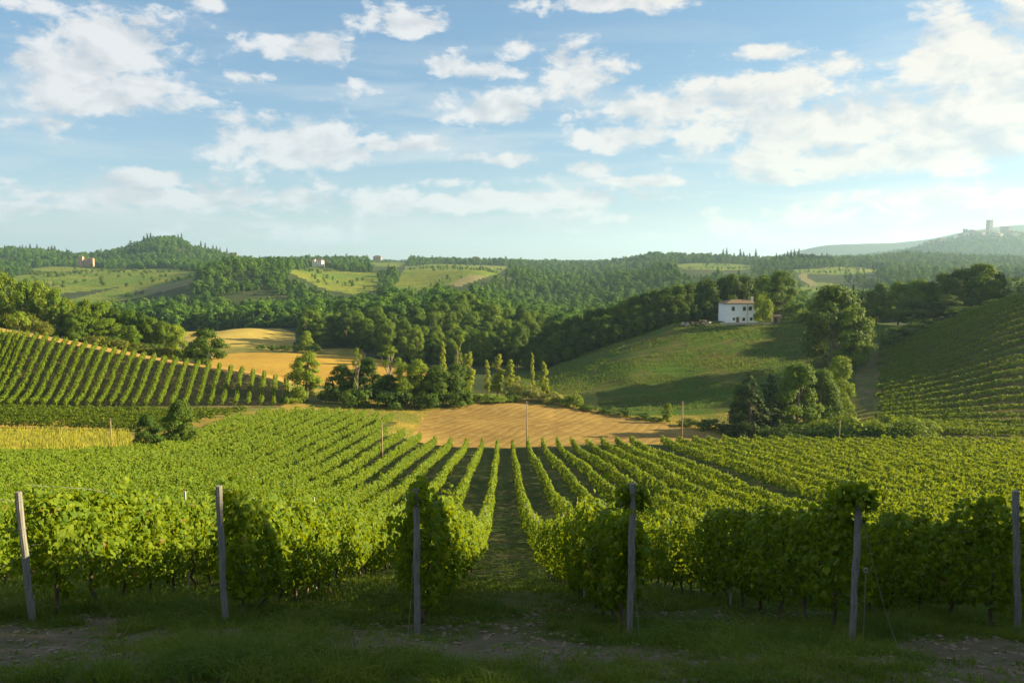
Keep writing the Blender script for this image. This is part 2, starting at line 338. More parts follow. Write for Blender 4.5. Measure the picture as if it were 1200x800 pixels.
def ground_mat(name, cols, scale=.12, fine=2.5, bump=.5, bdist=.15, stripes=None):
    """cols: three base colours mixed by broad and fine noise; stripes: (direction angle, spacing, colour, strength, wobble)"""
    m, t, out = new_mat(name); g = t.add('ShaderNodeNewGeometry'); P = g.outputs['Position']
    n1 = t.noise(P, scale, 6, .6, .4); n2 = t.noise(P, fine, 6, .7); n3 = t.noise(P, fine * .22, 5, .6)
    c = t.mix(t.ss(n1, .40, .62), cols[0], cols[1]); c = t.mix(t.m('MULTIPLY', t.ss(n3, .45, .7), .8), c, cols[2])
    c = t.mix(t.m('MULTIPLY', t.ss(n2, .35, .75), .45), c, t.mix(.5, c, (.01, .012, .005)))
    h = n2
    if stripes:
        ang, spc, sc, st, wob = stripes
        s = t.add('ShaderNodeSeparateXYZ'); t.put(s.inputs[0], P)
        q = t.m('ADD', t.m('MULTIPLY', s.outputs[0], math.cos(ang)), t.m('MULTIPLY', s.outputs[1], math.sin(ang)))
        q = t.m('ADD', q, t.m('MULTIPLY', t.noise(P, .02, 2, .5), wob))
        q = t.m('ADD', q, t.m('MULTIPLY', t.noise(P, .9, 3, .6), .35))
        wv = t.m('ABSOLUTE', t.m('SINE', t.m('MULTIPLY', q, math.pi / spc)))
        k = t.m('MULTIPLY', t.m('SUBTRACT', 1.0, t.ss(wv, .05, .35)), t.m('MULTIPLY', t.ss(n3, .3, .6), st))
        c = t.mix(k, c, sc); h = t.m('ADD', n2, t.m('MULTIPLY', wv, .8))
    p = t.add('ShaderNodeBsdfPrincipled'); t.put(p.inputs['Base Color'], c); p.inputs['Roughness'].default_value = .95
    p.inputs['Specular IOR Level'].default_value = .05
    bp = t.add('ShaderNodeBump'); bp.inputs['Strength'].default_value = bump; bp.inputs['Distance'].default_value = bdist
    t.put(bp.inputs['Height'], h); t.put(p.inputs['Normal'], bp.outputs[0]); t.put(out.inputs[0], p.outputs[0]); return m

M = {}
M['vine'] = leaf_mat('vine_leaf', (.036, .084, .004), (.138, .185, .006), (.32, .39, .004), .30, .6, .14, .15, (.17, .10, .02))
M['broad'] = leaf_mat('broadleaf', (0.050, .108, .008), (0.130, .185, .012), (0.160, .23, .008), .30, .65, .12, .6)
M['yellowish'] = leaf_mat('olive_yellow_leaf', (0.101, .155, .010), (0.189, .245, .015), (0.227, .29, .01), .32, .65, .12, .4)
M['poplar'] = leaf_mat('poplar_leaf', (.19, .235, .016), (.31, .335, .022), (.34, .38, .015), .40, .6, .15, .4)
M['willow'] = leaf_mat('willow_leaf', (.18, .21, .05), (.30, .30, .06), (.28, .28, .03), .34, .65, .12, .4)
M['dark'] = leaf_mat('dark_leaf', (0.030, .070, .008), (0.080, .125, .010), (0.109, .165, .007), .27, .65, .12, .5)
M['conifer'] = leaf_mat('needle', (.024, .050, .010), (.060, .086, .012), (.05, .06, .006), .14, .7, .12, .4)
M['dry'] = leaf_mat('dry_leaf', (0.092, .12, .014), (0.168, .18, .024), (0.168, .18, .015), .33, .7, .1, .5)
M['wood'] = leaf_mat('woodland_leaf', (0.030, .088, .011), (0.113, .195, .018), (0.126, .21, .010), .27, .65, .1, .8)
M['bark'] = solid_mat('bark', (.10, .075, .05), (.2, .16, .11), 3, .9, .6, (1, 1, .25))
M['drybark'] = solid_mat('dry_bark', (.22, .18, .14), (.34, .28, .22), 3, .9, .4, (1, 1, .25))
M['post'] = solid_mat('weathered_post', (.12, .115, .105), (.24, .23, .20), 9, .85, .5, (6, 6, .5))
M['metal'] = solid_mat('galvanised', (.26, .26, .26), (.36, .36, .35), 12, .5, 0, (1, 1, 1), .5)
M['wire'] = solid_mat('wire', (.14, .14, .13), (.22, .21, .20), 20, .5, 0, (1, 1, 1), .5)
M['pole'] = solid_mat('pole_wood', (.20, .14, .09), (.32, .24, .16), 4, .85, .3, (3, 3, .3))
M['stalk'] = solid_mat('vine_stalk', (.07, .05, .035), (.15, .11, .075), 14, .95, .7, (1, 1, .3))
M['grass'] = leaf_mat('grass_blade', (.052, .108, .012), (.14, .18, .020), (.14, .19, .012), .38, .65, .12, 0, (.22, .17, .05))
M['drygrass'] = leaf_mat('dry_grass', (.19, .21, .02), (.33, .30, .035), (.26, .26, .025), .35, .7, .1, 0)
M['clod'] = solid_mat('soil_clod', (.13, .10, .07), (.19, .15, .105), 7, .95, .6)

# ------------------------------------------------------------------ terrain zones
def poly_in(px, py, poly):
    poly = np.asarray(poly, float); ins = np.zeros(len(px), bool); j = len(poly) - 1
    for i in range(len(poly)):
        xi, yi = poly[i]; xj, yj = poly[j]
        c = ((yi > py) != (yj > py)) & (px < (xj - xi) * (py - yi) / (yj - yi + 1e-12) + xi)
        ins ^= c; j = i
    return ins
def wpoly(pts):            # polygon traced as (px, py, depth guess) -> world XY
    return [(project(px, py, Y)[0], Y) for (px, py, Y) in pts]
VB = wpoly([(-160, 700, 11), (-160, 540, 98), (0, 537, 106), (150, 520, 117), (215, 510, 132), (255, 500, 156), (305, 487, 176), (380, 485, 181), (470, 489, 177), (452, 510, 163), (444, 535, 150), (470, 535, 152), (560, 524, 156), (640, 520, 159), (775, 520, 160), (1300, 522, 150), (1450, 600, 60), (1300, 700, 11)])
VB[0] = (-14, 11); VB[-1] = (14, 11); VB[-2] = (75, 60)
LEFT_VY = None
def zone_of(X, Y, Z):
    px, py = to_px(X, Y, Z); Zn = np.zeros(len(X), int)
    jx = X + .8 * fbm(X / 5, Y / 5, 2, 77); jy = Y + .8 * fbm(X / 5, Y / 5, 2, 78)
    s = np.maximum(Y / 600, .02); nx = px + 2.0 * fbm(X / (14 * s + .1), Y / (14 * s + .1), 3, 55); ny = py + 1.2 * fbm(X / (14 * s + .1), Y / (14 * s + .1), 3, 56)
    def P(pts, y0, y1): return poly_in(nx, ny, pts) & (Y >= y0) & (Y <= y1)
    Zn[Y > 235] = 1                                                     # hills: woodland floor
    Zn[(Y > 110) & (Y <= 235)] = 2                                      # grass of the valley
    Zn[poly_in(jx, jy, VB)] = 3                                         # vineyard floor
    Zn[P([(470, 535), (487, 505), (503, 482), (560, 473), (600, 469), (700, 482), (790, 499), (860, 512), (780, 521), (640, 523), (560, 527)], 150, 240) & ~poly_in(jx, jy, VB)] = 4
    Zn[P([(225, 446), (258, 408), (330, 413), (420, 417), (505, 431), (500, 446), (400, 452), (320, 450)], 236, 368)] = 5
    Zn[P([(205, 395), (240, 379), (275, 372), (310, 379), (347, 391), (345, 406), (265, 415)], 392, 540)] = 13
    Zn[P([(200, 425), (200, 395), (420, 395), (430, 425)], 366, 393)] = 2
    Zn[P([(-300, 540), (-300, 502), (0, 502), (150, 503), (165, 540), (100, 545), (0, 550)], 100, 152)] = 6
    Zn[P([(-300, 480), (-300, 340), (0, 386), (150, 415), (300, 438), (335, 441), (330, 478), (150, 482)], 160, 219)] = 7
    Zn[P([(-300, 352), (-300, 330), (0, 374), (150, 406), (340, 434), (345, 450), (300, 441), (150, 418), (0, 389)], 214, 240)] = 8
    Zn[(P([(600, 500), (600, 380), (1045, 340), (1045, 440), (1000, 500)], 206, 300) & ((px > 700) | (Y > 228)))] = 9
    Zn[P([(1010, 480), (1001, 452), (1004, 425), (1010, 403), (1028, 403), (1034, 430), (1027, 455), (1022, 482)], 170, 260)] = 10
    Zn[P([(1031, 500), (1033, 400), (1200, 348), (1600, 250), (1600, 530), (1150, 530)], 150, 245) & (Y > 160)] = 7
    for poly, y0, y1, k in FIELDS: Zn[P(poly, y0, y1)] = k
    return Zn
FIELDS = [
    ([(-40, 338), (25, 322), (60, 318), (200, 315), (245, 320), (190, 330), (110, 340), (60, 345)], 700, 1700, 11),
    ([(20, 316), (60, 318), (140, 322), (150, 316), (60, 312)], 1000, 2000, 11),
    ([(75, 352), (150, 335), (230, 324), (226, 332), (180, 345), (120, 358), (80, 358)], 600, 1300, 11),
    ([(150, 343), (225, 327), (222, 333), (180, 345)], 600, 1300, 12),
    ([(335, 318), (375, 311), (400, 318), (440, 320), (446, 338), (415, 346), (378, 338)], 700, 1700, 11),
    ([(455, 345), (475, 312), (560, 305), (600, 309), (580, 322), (540, 333), (500, 338), (470, 347)], 700, 1900, 11),
    ([(527, 333), (550, 321), (572, 323), (555, 330), (535, 336)], 700, 1500, 12),
    ([(430, 306), (480, 303), (470, 312), (440, 312)], 1300, 2600, 11),
    ([(790, 310), (850, 308), (900, 312), (870, 316), (800, 316)], 1150, 2100, 11),
    ([(935, 338), (955, 330), (1000, 335), (1030, 342), (1010, 350), (950, 350)], 500, 1100, 11),
    ([(935, 322), (950, 318), (945, 325), (960, 333), (955, 336), (938, 328)], 600, 1500, 12),
    ([(900, 318), (1000, 312), (1040, 318), (980, 322)], 1000, 2000, 11),
    ([(1160, 330), (1200, 326), (1300, 330), (1300, 345), (1170, 345)], 320, 1500, 11)]
ZN = ['ground', 'hills', 'valley_grass', 'vineyard_floor', 'ploughed_field', 'stubble_field', 'meadow', 'hillside_vineyard_floor', 'dirt_track', 'grass_slope', 'dirt_path', 'far_fields', 'far_dirt_tracks', 'golden_mound']
ZM = [ground_mat('bare_ground', [(.15, .115, .08), (.11, .09, .055), (.07, .085, .028)], .9, 9, 1.0, .05),
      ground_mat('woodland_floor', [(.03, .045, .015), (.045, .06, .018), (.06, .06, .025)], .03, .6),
      ground_mat('valley_grass', [(.14, .14, .03), (.30, .20, .045), (.10, .12, .03)], .06, 1.6, .7),
      ground_mat('vineyard_floor', [(.05, .07, .015), (.085, .08, .028), (.04, .072, .012)], .25, 3, .7, .1),
      ground_mat('ploughed', [(.25, .165, .045), (.19, .12, .035), (.28, .195, .06)], .06, 2.2, .9, .08, (R(-24), 2.3, (.12, .07, .024), .5, 12)),
      ground_mat('stubble', [(.37, .23, .035), (.31, .19, .03), (.41, .28, .05)], .03, 1.4, .6, .12, (R(40), 2.2, (.26, .13, .025), .35, 5)),
      ground_mat('meadow', [(.30, .27, .035), (.22, .23, .03), (.34, .25, .045)], .10, 2.0, .9, .3),
      ground_mat('hill_vine_floor', [(.085, .085, .028), (.14, .105, .045), (.06, .085, .02)], .15, 2.0, .8, .15),
      ground_mat('dirt', [(.36, .22, .06), (.28, .18, .05), (.22, .18, .04)], .12, 2.5, .6),
      ground_mat('slope_grass', [(.052, .098, .012), (.088, .086, .022), (.042, .088, .010)], .07, 1.3, 1.0, .5, (R(100), 6, (.16, .14, .055), .35, 30)),
      ground_mat('pale_dirt', [(.15, .115, .055), (.085, .095, .028), (.06, .09, .016)], .35, 2.6, 1.0),
      ground_mat('far_field', [(.10, .15, .015), (.17, .175, .022), (.08, .125, .014)], .012, .25, .5, .3, (R(35), 7, (.055, .085, .014), .9, 60)),
      ground_mat('far_dirt', [(.19, .165, .07), (.17, .15, .06), (.14, .14, .05)], .03, .3, .4),
      ground_mat('mown_mound', [(.34, .255, .06), (.29, .22, .05), (.38, .29, .075)], .03, 1.2, .6, .12, (R(70), 2.4, (.22, .16, .035), .35, 8))]
def build_terrain():
    cp = np.concatenate([np.arange(-620, -60, 20.), np.arange(-60, 1260, 2.5), np.arange(1260, 1820, 20.)])
    cu = (cp - 600) / FPX
    ry = np.concatenate([np.arange(-40, 4, 1.6), np.arange(4, 27, .13), np.geomspace(27, 700, 330), np.geomspace(706, 15500, 210)])
    nr, nc = len(ry), len(cu)
    Yg = np.repeat(ry, nc); Xg = np.tile(cu, nr) * np.maximum(Yg, 25); Zg = gz(Xg, Yg)
    V = np.stack([Xg, Yg, Zg], 1)
    i = (np.arange(nr - 1)[:, None] * nc + np.arange(nc - 1)[None]).ravel()
    F = np.stack([i, i + 1, i + nc + 1, i + nc], 1)
    C = V[F].mean(1); z = zone_of(C[:, 0], C[:, 1], C[:, 2])
    for k, nm in enumerate(ZN):
        f = F[z == k]
        if not len(f): continue
        u, inv = np.unique(f, return_inverse=True)
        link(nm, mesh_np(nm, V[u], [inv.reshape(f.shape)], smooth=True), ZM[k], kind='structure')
build_terrain()

# ------------------------------------------------------------------ haze
def build_haze():
    b = MB(); b.box((400, 6500, 60), (26000, 20000, 620)); o = link('haze', b.mesh('haze'), kind='stuff')
    m, t, out = new_mat('haze'); pv = t.add('ShaderNodeVolumePrincipled')
    pv.inputs['Color'].default_value = (.50, .76, 1.0, 1); pv.inputs['Density'].default_value = HAZE_DENSITY; pv.inputs['Anisotropy'].default_value = .35
    t.put(out.inputs['Volume'], pv.outputs[0]); o.data.materials.append(m)
    try: m.volume_intersection_method
    except AttributeError: pass
    m.cycles.homogeneous_volume = True
build_haze()

# ------------------------------------------------------------------ vines
ROW_DX, ROW_X0, ROW_SLOPE = 3.02, -1.42, -.0102      # spacing, a row's X at the end posts, drift with depth
def in_poly1(X, Y, poly): return poly_in(np.atleast_1d(X).astype(float), np.atleast_1d(Y).astype(float), poly)
def row_run(px_fn, y0, y1, poly, step=.5):
    """stretch of a row that lies in the block and in (or near) the view"""
    Y = np.arange(y0, y1, step); X = px_fn(Y); ok = in_poly1(X, Y, poly) & (np.abs(X / np.maximum(Y, 1)) < .80)
    if ok.sum() < 8: return None
    i = np.where(ok)[0]; return Y[i[0]], Y[i[-1]]
def hedge_leaves(S0, S1, den, size, xy, r, seed, top=1.95, bot=.55, wid=.30, tpl=KITE, up=.12, jit=.55):
    """leaves on a vine wall along the curve xy(s); returns V, F, rnd"""
    n = int((S1 - S0) * den); s = r.uniform(S0, S1, n)
    side = np.where(r.random(n) < .5, -1., 1.)
    tp = top + .34 * fbm(s / .8, s * 0 + seed, 3, 5) + up * r.normal(0, 1, n).clip(-1, 2.2) * (r.random(n) < .25)
    # weak plants and gaps along the row
    gap = fbm(s / 2.6, s * 0 + seed * 1.7, 2, 12)
    gap = np.where(s < 19, np.maximum(gap, -.2), gap)
    keep = r.random(n) > np.clip((-gap - .28) * 2.6, 0, .55)
    s, side = s[keep], side[keep]; tp = (tp - .5 * np.clip(-gap - .2, 0, .6))[keep]; n = len(s)
    bt = bot + .25 * fbm(s / .6, s * 0 + seed + 9, 2, 6)
    q = r.random(n) ** .85; h = bt + (tp - bt) * q
    wv = wid * (1 + .75 * fbm(s / .9, h / .7 + seed * 3, 3, 8)) * (1.05 - .5 * np.clip((q - .6) / .4, 0, 1)) * np.clip(q * 3 + .4, 0, 1)
    off = side * wv * np.where(s < S0 + .9, r.random(n), 1 - .45 * r.random(n) ** 2)
    X, Y, tx, ty = xy(s)
    nx, ny = ty, -tx
    px, py = X + nx * off, Y + ny * off
    P = np.stack([px, py, gz(X, Y) + h], 1)
    N = np.stack([nx * side, ny * side, .25 + .8 * np.clip((q - .7) / .3, 0, 1)], 1)
    return leaf_mesh(P, N, size, tpl, .75, jit, r)
def merge(parts):
    V = []; F = {}; Rn = {}; n = 0
    for v, f, r in parts:
        V.append(v); F.setdefault(f.shape[1], []).append(f + n); Rn.setdefault(f.shape[1], []).append(r); n += len(v)
    ks = sorted(F); return np.concatenate(V), [np.concatenate(F[k]) for k in ks], np.concatenate([np.concatenate(Rn[k]) for k in ks])
stalk_me = []
for i in range(3):
    b = MB(); r0 = random.Random(i); p = [(0, 0, -.1)]
    for k in range(1, 6): p.append((r0.uniform(-.04, .04), r0.uniform(-.05, .05), k * .2 - .1))
    b.tube(p, [.035, .03, .027, .028, .024, .02], 7); mm = b.mesh('stalk', True); mm.materials.append(M['stalk']); stalk_me.append(mm)
POSTS = [  # base px, base py, top px, top py and the label
    (38, 728, 21, 576, 'weathered grey vineyard post leaning left at the far left edge'),
    (264, 730, 256, 569, 'weathered grey vineyard post leaning left beside a sunlit wall of vines'),
    (489, 742, 488, 572, 'upright grey vineyard post with a leafy tuft over its top, left of the grassy track'),
    (738, 748, 742, 566, 'grey vineyard post with a wide leafy crown on its top, right of the grassy track'),
    (998, 752, 1007, 582, 'grey vineyard post tilted right with a small ring hung on its stay wire'),
    (1193, 742, 1190, 575, 'grey vineyard post half buried in shaded vines at the far right edge')]
ROWS = []
def build_posts():
    for (bx, by, tx, ty, lab) in POSTS:
        X, Y, Z = hit(bx, by, 8, 16); Xt, Zt = project(tx, ty, Y)
        t = thing('vineyard_post', lab, 'post', (X, Y, Z), 0, 'end posts of the vineyard rows')
        b = MB(); H = Zt - Z; dxx = Xt - X
        n = 9; pts = [(dxx * k / (n - 1) + .006 * math.sin(k * 1.7 + bx), .004 * math.sin(k * 2.3), H * k / (n - 1) if k else -.25) for k in range(n)]
        b.tube(pts, [.044 + .003 * math.sin(k * 2 + bx) for k in range(n)], 9)
        link('shaft', b.mesh('shaft', False), M['post'], t)
        for hh in (.28, .5, .72, .93):
            b = MB(); cx = dxx * hh; g = np.linspace(0, 2 * math.pi, 13); b.tube([(cx + .049 * math.cos(q), .049 * math.sin(q), H * hh) for q in g], .004, 4)
            link('wire_tie', b.mesh('wire_tie'), M['wire'], t)
        if bx < 480: ROWS.append((X, Y)); continue
        b = MB(); side = .32 if bx > 900 else -.02
        b.tube([(dxx * .9, -.05, H * .9), (side * .5, -.55, H * .35), (side * .6, -.95, -.05 + (g1(X + side * .6, Y - .95) - Z))], .002, 4)
        link('stay_wire', b.mesh('stay_wire'), M['wire'], t)
        if 990 < bx < 1000:
            b = MB(); g = np.linspace(0, 2 * math.pi, 17)
            b.tube([(.10 + .028 * math.cos(q), -.1, H * .52 + .028 * math.sin(q)) for q in g], .009, 6)
            b.tube([(.10, -.1, H * .52 - .05), (.11, -.1, .1)], .004, 4)
            link('tension_ring', b.mesh('tension_ring'), M['wire'], t)
        ROWS.append((X, Y))
build_posts()
def build_near_vines():
    far_meshes = 0
    rowlab = {-3: 'vine row at the left edge behind the first leaning post', -2: 'second vine row from the left, behind the first post', -1: 'sunlit vine row behind the second leaning post', 0: 'vine row bordering the grassy track on its left',
              1: 'vine row bordering the grassy track on its right', 2: 'shaded vine row behind the post with the small ring', 3: 'shaded vine row behind the post at the right edge'}
    xs = {-2: ROWS[0], -1: ROWS[1], 0: ROWS[2], 1: ROWS[3], 2: ROWS[4], 3: ROWS[5]}
    for k in range(-27, 38):
        if k == 10: continue                                      # the open grass lane between the blocks
        kk = k + (.0 if k < 10 else .1)
        x0 = xs[k][0] if k in xs else ROW_X0 + ROW_DX * kk
        xe = ROW_X0 + ROW_DX * kk
        def xf(Y, x0=x0, xe=xe, k=k):
            f = np.clip((Y - 11) / 20, 0, 1)
            return x0 * (1 - f) + xe * f + ROW_SLOPE * (Y - 11.3) + .10 * fbm(Y / 9, Y * 0 + k, 2, 61)
        run = row_run(xf, 11.4, 185, VB)
        if run is None: continue
        a, e = run
        if k in xs: a = xs[k][1] + .15
        r = np.random.default_rng(500 + k)
        def xy(s): return xf(s), s, np.full_like(s, ROW_SLOPE), np.ones_like(s)
        parts = []
        def seg(y0, y1, den, size, **kw):
            lo, hi = max(a, y0), min(e, y1)
            if hi - lo > .4: parts.append(hedge_leaves(lo, hi, den, size, xy, r, k, **kw))
        seg(0, 17, 900, .097, tpl=VINE_LEAF, wid=.34, bot=.32, top=1.86, jit=.8, up=.17)
        seg(17, 27, 700, .108, tpl=VINE_LEAF, wid=.34, bot=.34, jit=.75)
        seg(27, 45, 330, .15, wid=.34, bot=.42)
        seg(45, 75, 175, .22, wid=.31, bot=.42)
        seg(75, 115, 125, .28, wid=.29, bot=.42)
        seg(115, 190, 92, .33, wid=.29, bot=.42)
        # tuft over the end post
        if k in (0, 1, 2):
            n = {0: 110, 1: 190, 2: 190}[k]; X, Y = xs[k]; Z = g1(X, Y)
            wd = {0: .06, 1: .14, 2: .14}[k]
            P = np.stack([X + .02 + r.normal(0, wd, n), Y + .15 + r.normal(0, .14, n), Z + 1.97 + .075 * r.normal(0, 1, n)], 1)
            parts.append(leaf_mesh(P, P - np.array([X, Y + .1, Z + 1.6]), .10, VINE_LEAF, .9, .6, r))
        V, F, Rn = merge(parts)
        Zb = g1(xf(np.array([a]))[0], a); base = np.array([xf(np.array([a]))[0], a, Zb])
        if a < 30:
            lab = rowlab.get(k, 'green vine row starting at the near edge of the vineyard')
            t = thing('vine_row', lab, 'vine row', base, 0, 'vine rows of the vineyard in front')
            link('foliage', mesh_np('foliage', V - base, F, Rn), M['vine'], t)
            b = MB(); ys = np.linspace(a, min(e, 48), 24); xx = xf(ys); zz = gz(xx, ys)
            for hh in (.62, 1.05, 1.5, 1.88):
                b.tube(np.stack([xx - base[0], ys - base[1], zz + hh + .02 * np.sin(ys * 3) - base[2]], 1), .003, 4)
            link('trellis_wire', b.mesh('trellis_wire'), M['wire'], t)
            for j, y in enumerate(np.arange(a + .5, min(e, 30), 1.05)):
                x = xf(np.array([y]))[0]
                o = link('vine_trunk', stalk_me[j % 3], None, t, (x - base[0], y - base[1], g1(x, y) - Zb)); o.rotation_euler = (0, 0, r.uniform(0, 6.28))
        else:
            lab = ('narrow green vine row on the left flank of the vineyard, seen as a stripe' if k < 0 else
                   'green vine row near the middle of the vineyard, running straight to the ploughed field' if k < 10 else
                   'green vine row in the right hand block beyond the open grass lane')
            link('vine_row', mesh_np('vine_row', V - base, F, Rn), M['vine'], None, base, label=lab, category='vine row', group='vine rows of the left flank' if k < 0 else ('vine rows in the middle of the vineyard' if k < 10 else 'vine rows of the right hand block'))
        # thin metal stakes inside the row
        for j, y in enumerate(np.arange(a + 5.5, min(e, 60), 6.0)):
            if not (-6 <= k <= 8): break
            x = xf(np.array([y]))[0]; p = to_px(x, y, g1(x, y) + 2)
            if not -20 < p[0] < 1220: continue
            b = MB(); b.tube([(0, 0, -.2), (0, 0, 2.12)], [.022, .022], 6)
            link('vineyard_stake', b.mesh('vineyard_stake'), M['metal'], None, (x, y, g1(x, y)), label='thin grey metal stake standing inside a vine row', category='stake', group='metal stakes inside the vine rows')
build_near_vines()

def hill_rows(starts, ends, n, label, group, den=62, size=.34, top=1.7, wid=.36):
    """rows between two polylines of (px, depth): one row per step from the first to the second"""
    su = np.linspace(0, 1, n)
    def interp(pl, q):
        pl = np.array(pl, float); d = np.linspace(0, 1, len(pl)); return np.interp(q, d, pl[:, 0]), np.interp(q, d, pl[:, 1])
    for i, q in enumerate(su):
        a = interp(starts, q); b = interp(ends, q); a = (a[0] + 5 * math.sin(i * 2.7) * (starts[0][0] > 900), a[1])
        p0 = np.array([(a[0] - 600) / FPX * a[1], a[1]]); p1 = np.array([(b[0] - 600) / FPX * b[1], b[1]])
        L = np.linalg.norm(p1 - p0); d = (p1 - p0) / L; r = np.random.default_rng(900 + i + int(L * 10))
        def xy(s):
            w_ = .12 * fbm(s / 8, s * 0 + i, 2, 66)
            return p0[0] + d[0] * s - d[1] * w_, p0[1] + d[1] * s + d[0] * w_, np.full_like(s, d[0]), np.full_like(s, d[1])
        V, F, Rn = merge([hedge_leaves(0, L, den, size, xy, r, i, top=top, bot=.4, wid=wid)])
        base = np.array([p0[0], p0[1], g1(*p0)])
        link('vine_row', mesh_np('vine_row', V - base, F, Rn), M['vine'], None, base, label=label, category='vine row', group=group)
# left hillside: rows climb to the ridge; two rows lie across its foot
hill_rows([(-130, 164), (-20, 170), (145, 182), (332, 196)], [(-66, 205), (34, 213), (174, 216), (333, 226)], 38, 'sunlit vine row climbing the left hillside above the yellow meadow', 'vine rows on the left hillside', 85, .36, 1.85, .44)
hill_rows([(-70, 150), (-70, 164)], [(190, 152), (285, 180)], 6, 'vine row lying across the foot of the left hillside', 'vine rows across the foot of the left hillside', 60, .36)
# right hillside: rows run across the slope
hill_rows([(1036, 172), (1036, 236)], [(1330, 162), (1330, 240)], 23, 'dark green vine row on the shaded right hillside', 'vine rows on the right hillside', 60, .40, 1.65, .40)
hill_rows([(1040, 172), (1000, 180)], [(1320, 158), (1320, 164)], 3, 'vine row at the foot of the right hillside with sunlit tips', 'vine rows at the foot of the right hillside', 55, .38, 1.8, .42)

# ------------------------------------------------------------------ trees
def crown_pts(kind, r, n):
    """points and outward normals for a crown of unit height-scale metres"""
    P = []; N = []
    if kind == 'round':
        H0, H1, W = .4, 12., 4.6; lob = []
        for i in range(44):
            a = r.uniform(0, 6.28); q = (i + r.uniform(0, 1)) / 44; z = H0 + (H1 - H0) * (.06 + .86 * q)
            e = math.sin(math.pi * (.20 + .70 * q) ** .9); rad = W * e * r.uniform(.45, .92)
            lob.append((rad * math.cos(a), rad * math.sin(a), z, r.uniform(1.0, 1.75)))
        lob.append((0, 0, H1 - 1.5, 1.5))
    elif kind == 'tall':
        lob = []
        for i in range(30):
            a = r.uniform(0, 6.28); q = r.uniform(0, 1); z = 1.0 + 12 * q; rad = 3.0 * math.sin(math.pi * (.15 + .75 * q)) * r.uniform(.3, .95)
            lob.append((rad * math.cos(a), rad * math.sin(a), z, r.uniform(.8, 1.4)))
    elif kind == 'poplar':
        lob = []
        for i in range(30):
            a = r.uniform(0, 6.28); q = i / 29; z = 1.6 + 10.8 * q; rad = 1.05 * (math.sin(math.pi * (.2 + .72 * q)) ** .7) * r.uniform(.2, 1.0)
            lob.append((rad * math.cos(a), rad * math.sin(a), z, r.uniform(.45, .85) * (1.15 - .55 * q)))
    elif kind == 'cypress':
        lob = [(r.uniform(-.25, .25), r.uniform(-.25, .25), .9 + 11 * i / 25, (.95 * (1 - (i / 25) ** 2.2) + .15) * r.uniform(.85, 1.1)) for i in range(26)]
    elif kind == 'conifer':
        lob = []
        for i in range(90):
            q = r.uniform(0, 1) ** 1.4; a = r.uniform(0, 6.28); rad = (3.7 * (1 - q) ** .75 + .1) * r.uniform(.4, 1.0)
            lob.append((rad * math.cos(a), rad * math.sin(a), 1.0 + 10.8 * q - .12 * rad, r.uniform(.6, 1.1) * (1.05 - .7 * q)))
    elif kind == 'bush':
        lob = []
        for i in range(22):
            a = r.uniform(0, 6.28); rad = 1.5 * math.sqrt(r.uniform(0, 1)); lob.append((rad * math.cos(a), rad * math.sin(a), r.uniform(.35, 2.2 - .55 * rad), r.uniform(.45, .75)))
    elif kind == 'sparse':
        lob = []
        for i in range(20):
            a = r.uniform(0, 6.28); q = r.uniform(0, 1); z = 3 + 9 * q; rad = 2.6 * math.sin(math.pi * (.2 + .7 * q)) * r.uniform(.3, 1)
            lob.append((rad * math.cos(a), rad * math.sin(a), z, r.uniform(.5, .9)))
    lob = np.array(lob); wgt = lob[:, 3] ** 2; idx = r.choice(len(lob), n, p=wgt / wgt.sum())
    d = unit(r.normal(0, 1, (n, 3))); d[:, 2] = np.where(d[:, 2] < -.3, -d[:, 2], d[:, 2])
    rr = lob[idx, 3] * (1 - .5 * r.random(n) ** 2.2) * (1 + .18 * r.normal(0, 1, n))
    P = lob[idx, :3] + d * rr[:, None] * np.array([1, 1, 1.15 if kind in ('poplar', 'cypress') else .82])
    c = lob[:, :3].mean(0); N = d + .5 * unit(P - c); P[:, 2] = np.maximum(P[:, 2], .12)
    return P, N, lob
def tree_mesh(kind, seed, n, size, mat, barkm='bark', limbs=True):
    r = np.random.default_rng(seed); P, N, lob = crown_pts(kind, r, n)
    V, F, Rn = leaf_mesh(P, N, size, KITE, .35, .38, r)
    cm = mesh_np('crown', V, [F], Rn); cm.materials.append(M[mat])
    b = MB(); top = lob[:, 2].max() * .8
    k = 7; w0 = {'bush': .07, 'cypress': .16, 'poplar': .2}.get(kind, .28); wob = np.cumsum(r.normal(0, .08, (k, 2)), 0)
    tr = np.array([(wob[i, 0] if i else 0, wob[i, 1] if i else 0, top * i / (k - 1) - (.3 if i == 0 else 0)) for i in range(k)])
    b.tube(tr, [w0 * (1 - .8 * i / (k - 1)) for i in range(k)], 8)
    if limbs:
        for q in lob[r.permutation(len(lob))[:12]]:
            z0 = max(min(q[2] * .55, top * .7), .3); s = np.array([np.interp(z0, tr[:, 2], tr[:, 0]), np.interp(z0, tr[:, 2], tr[:, 1]), z0])
            mid = (s + q[:3]) / 2 + r.normal(0, .15, 3); b.tube([s, mid, q[:3]], [w0 * .38, w0 * .24, w0 * .08], 6)
    tm = b.mesh('trunk', True); tm.materials.append(M[barkm])
    return tm, cm, float(lob[:, 2].max() + .6), float(np.abs(P[:, 0]).max() * 2 * .92)
TREES = {}
def variants(key, kind, nvar, n, size, mat, seed, barkm='bark'):
    TREES[key] = [tree_mesh(kind, seed + i, n, size, mat, barkm) for i in range(nvar)]
variants('broad', 'round', 4, 8000, .42, 'broad', 10)
variants('darkb', 'round', 4, 8000, .42, 'dark', 20)
variants('tallb', 'tall', 3, 6000, .42, 'broad', 30)
variants('yellow', 'round', 3, 8000, .38, 'yellowish', 40)
variants('poplar', 'poplar', 3, 4600, .32, 'poplar', 50)
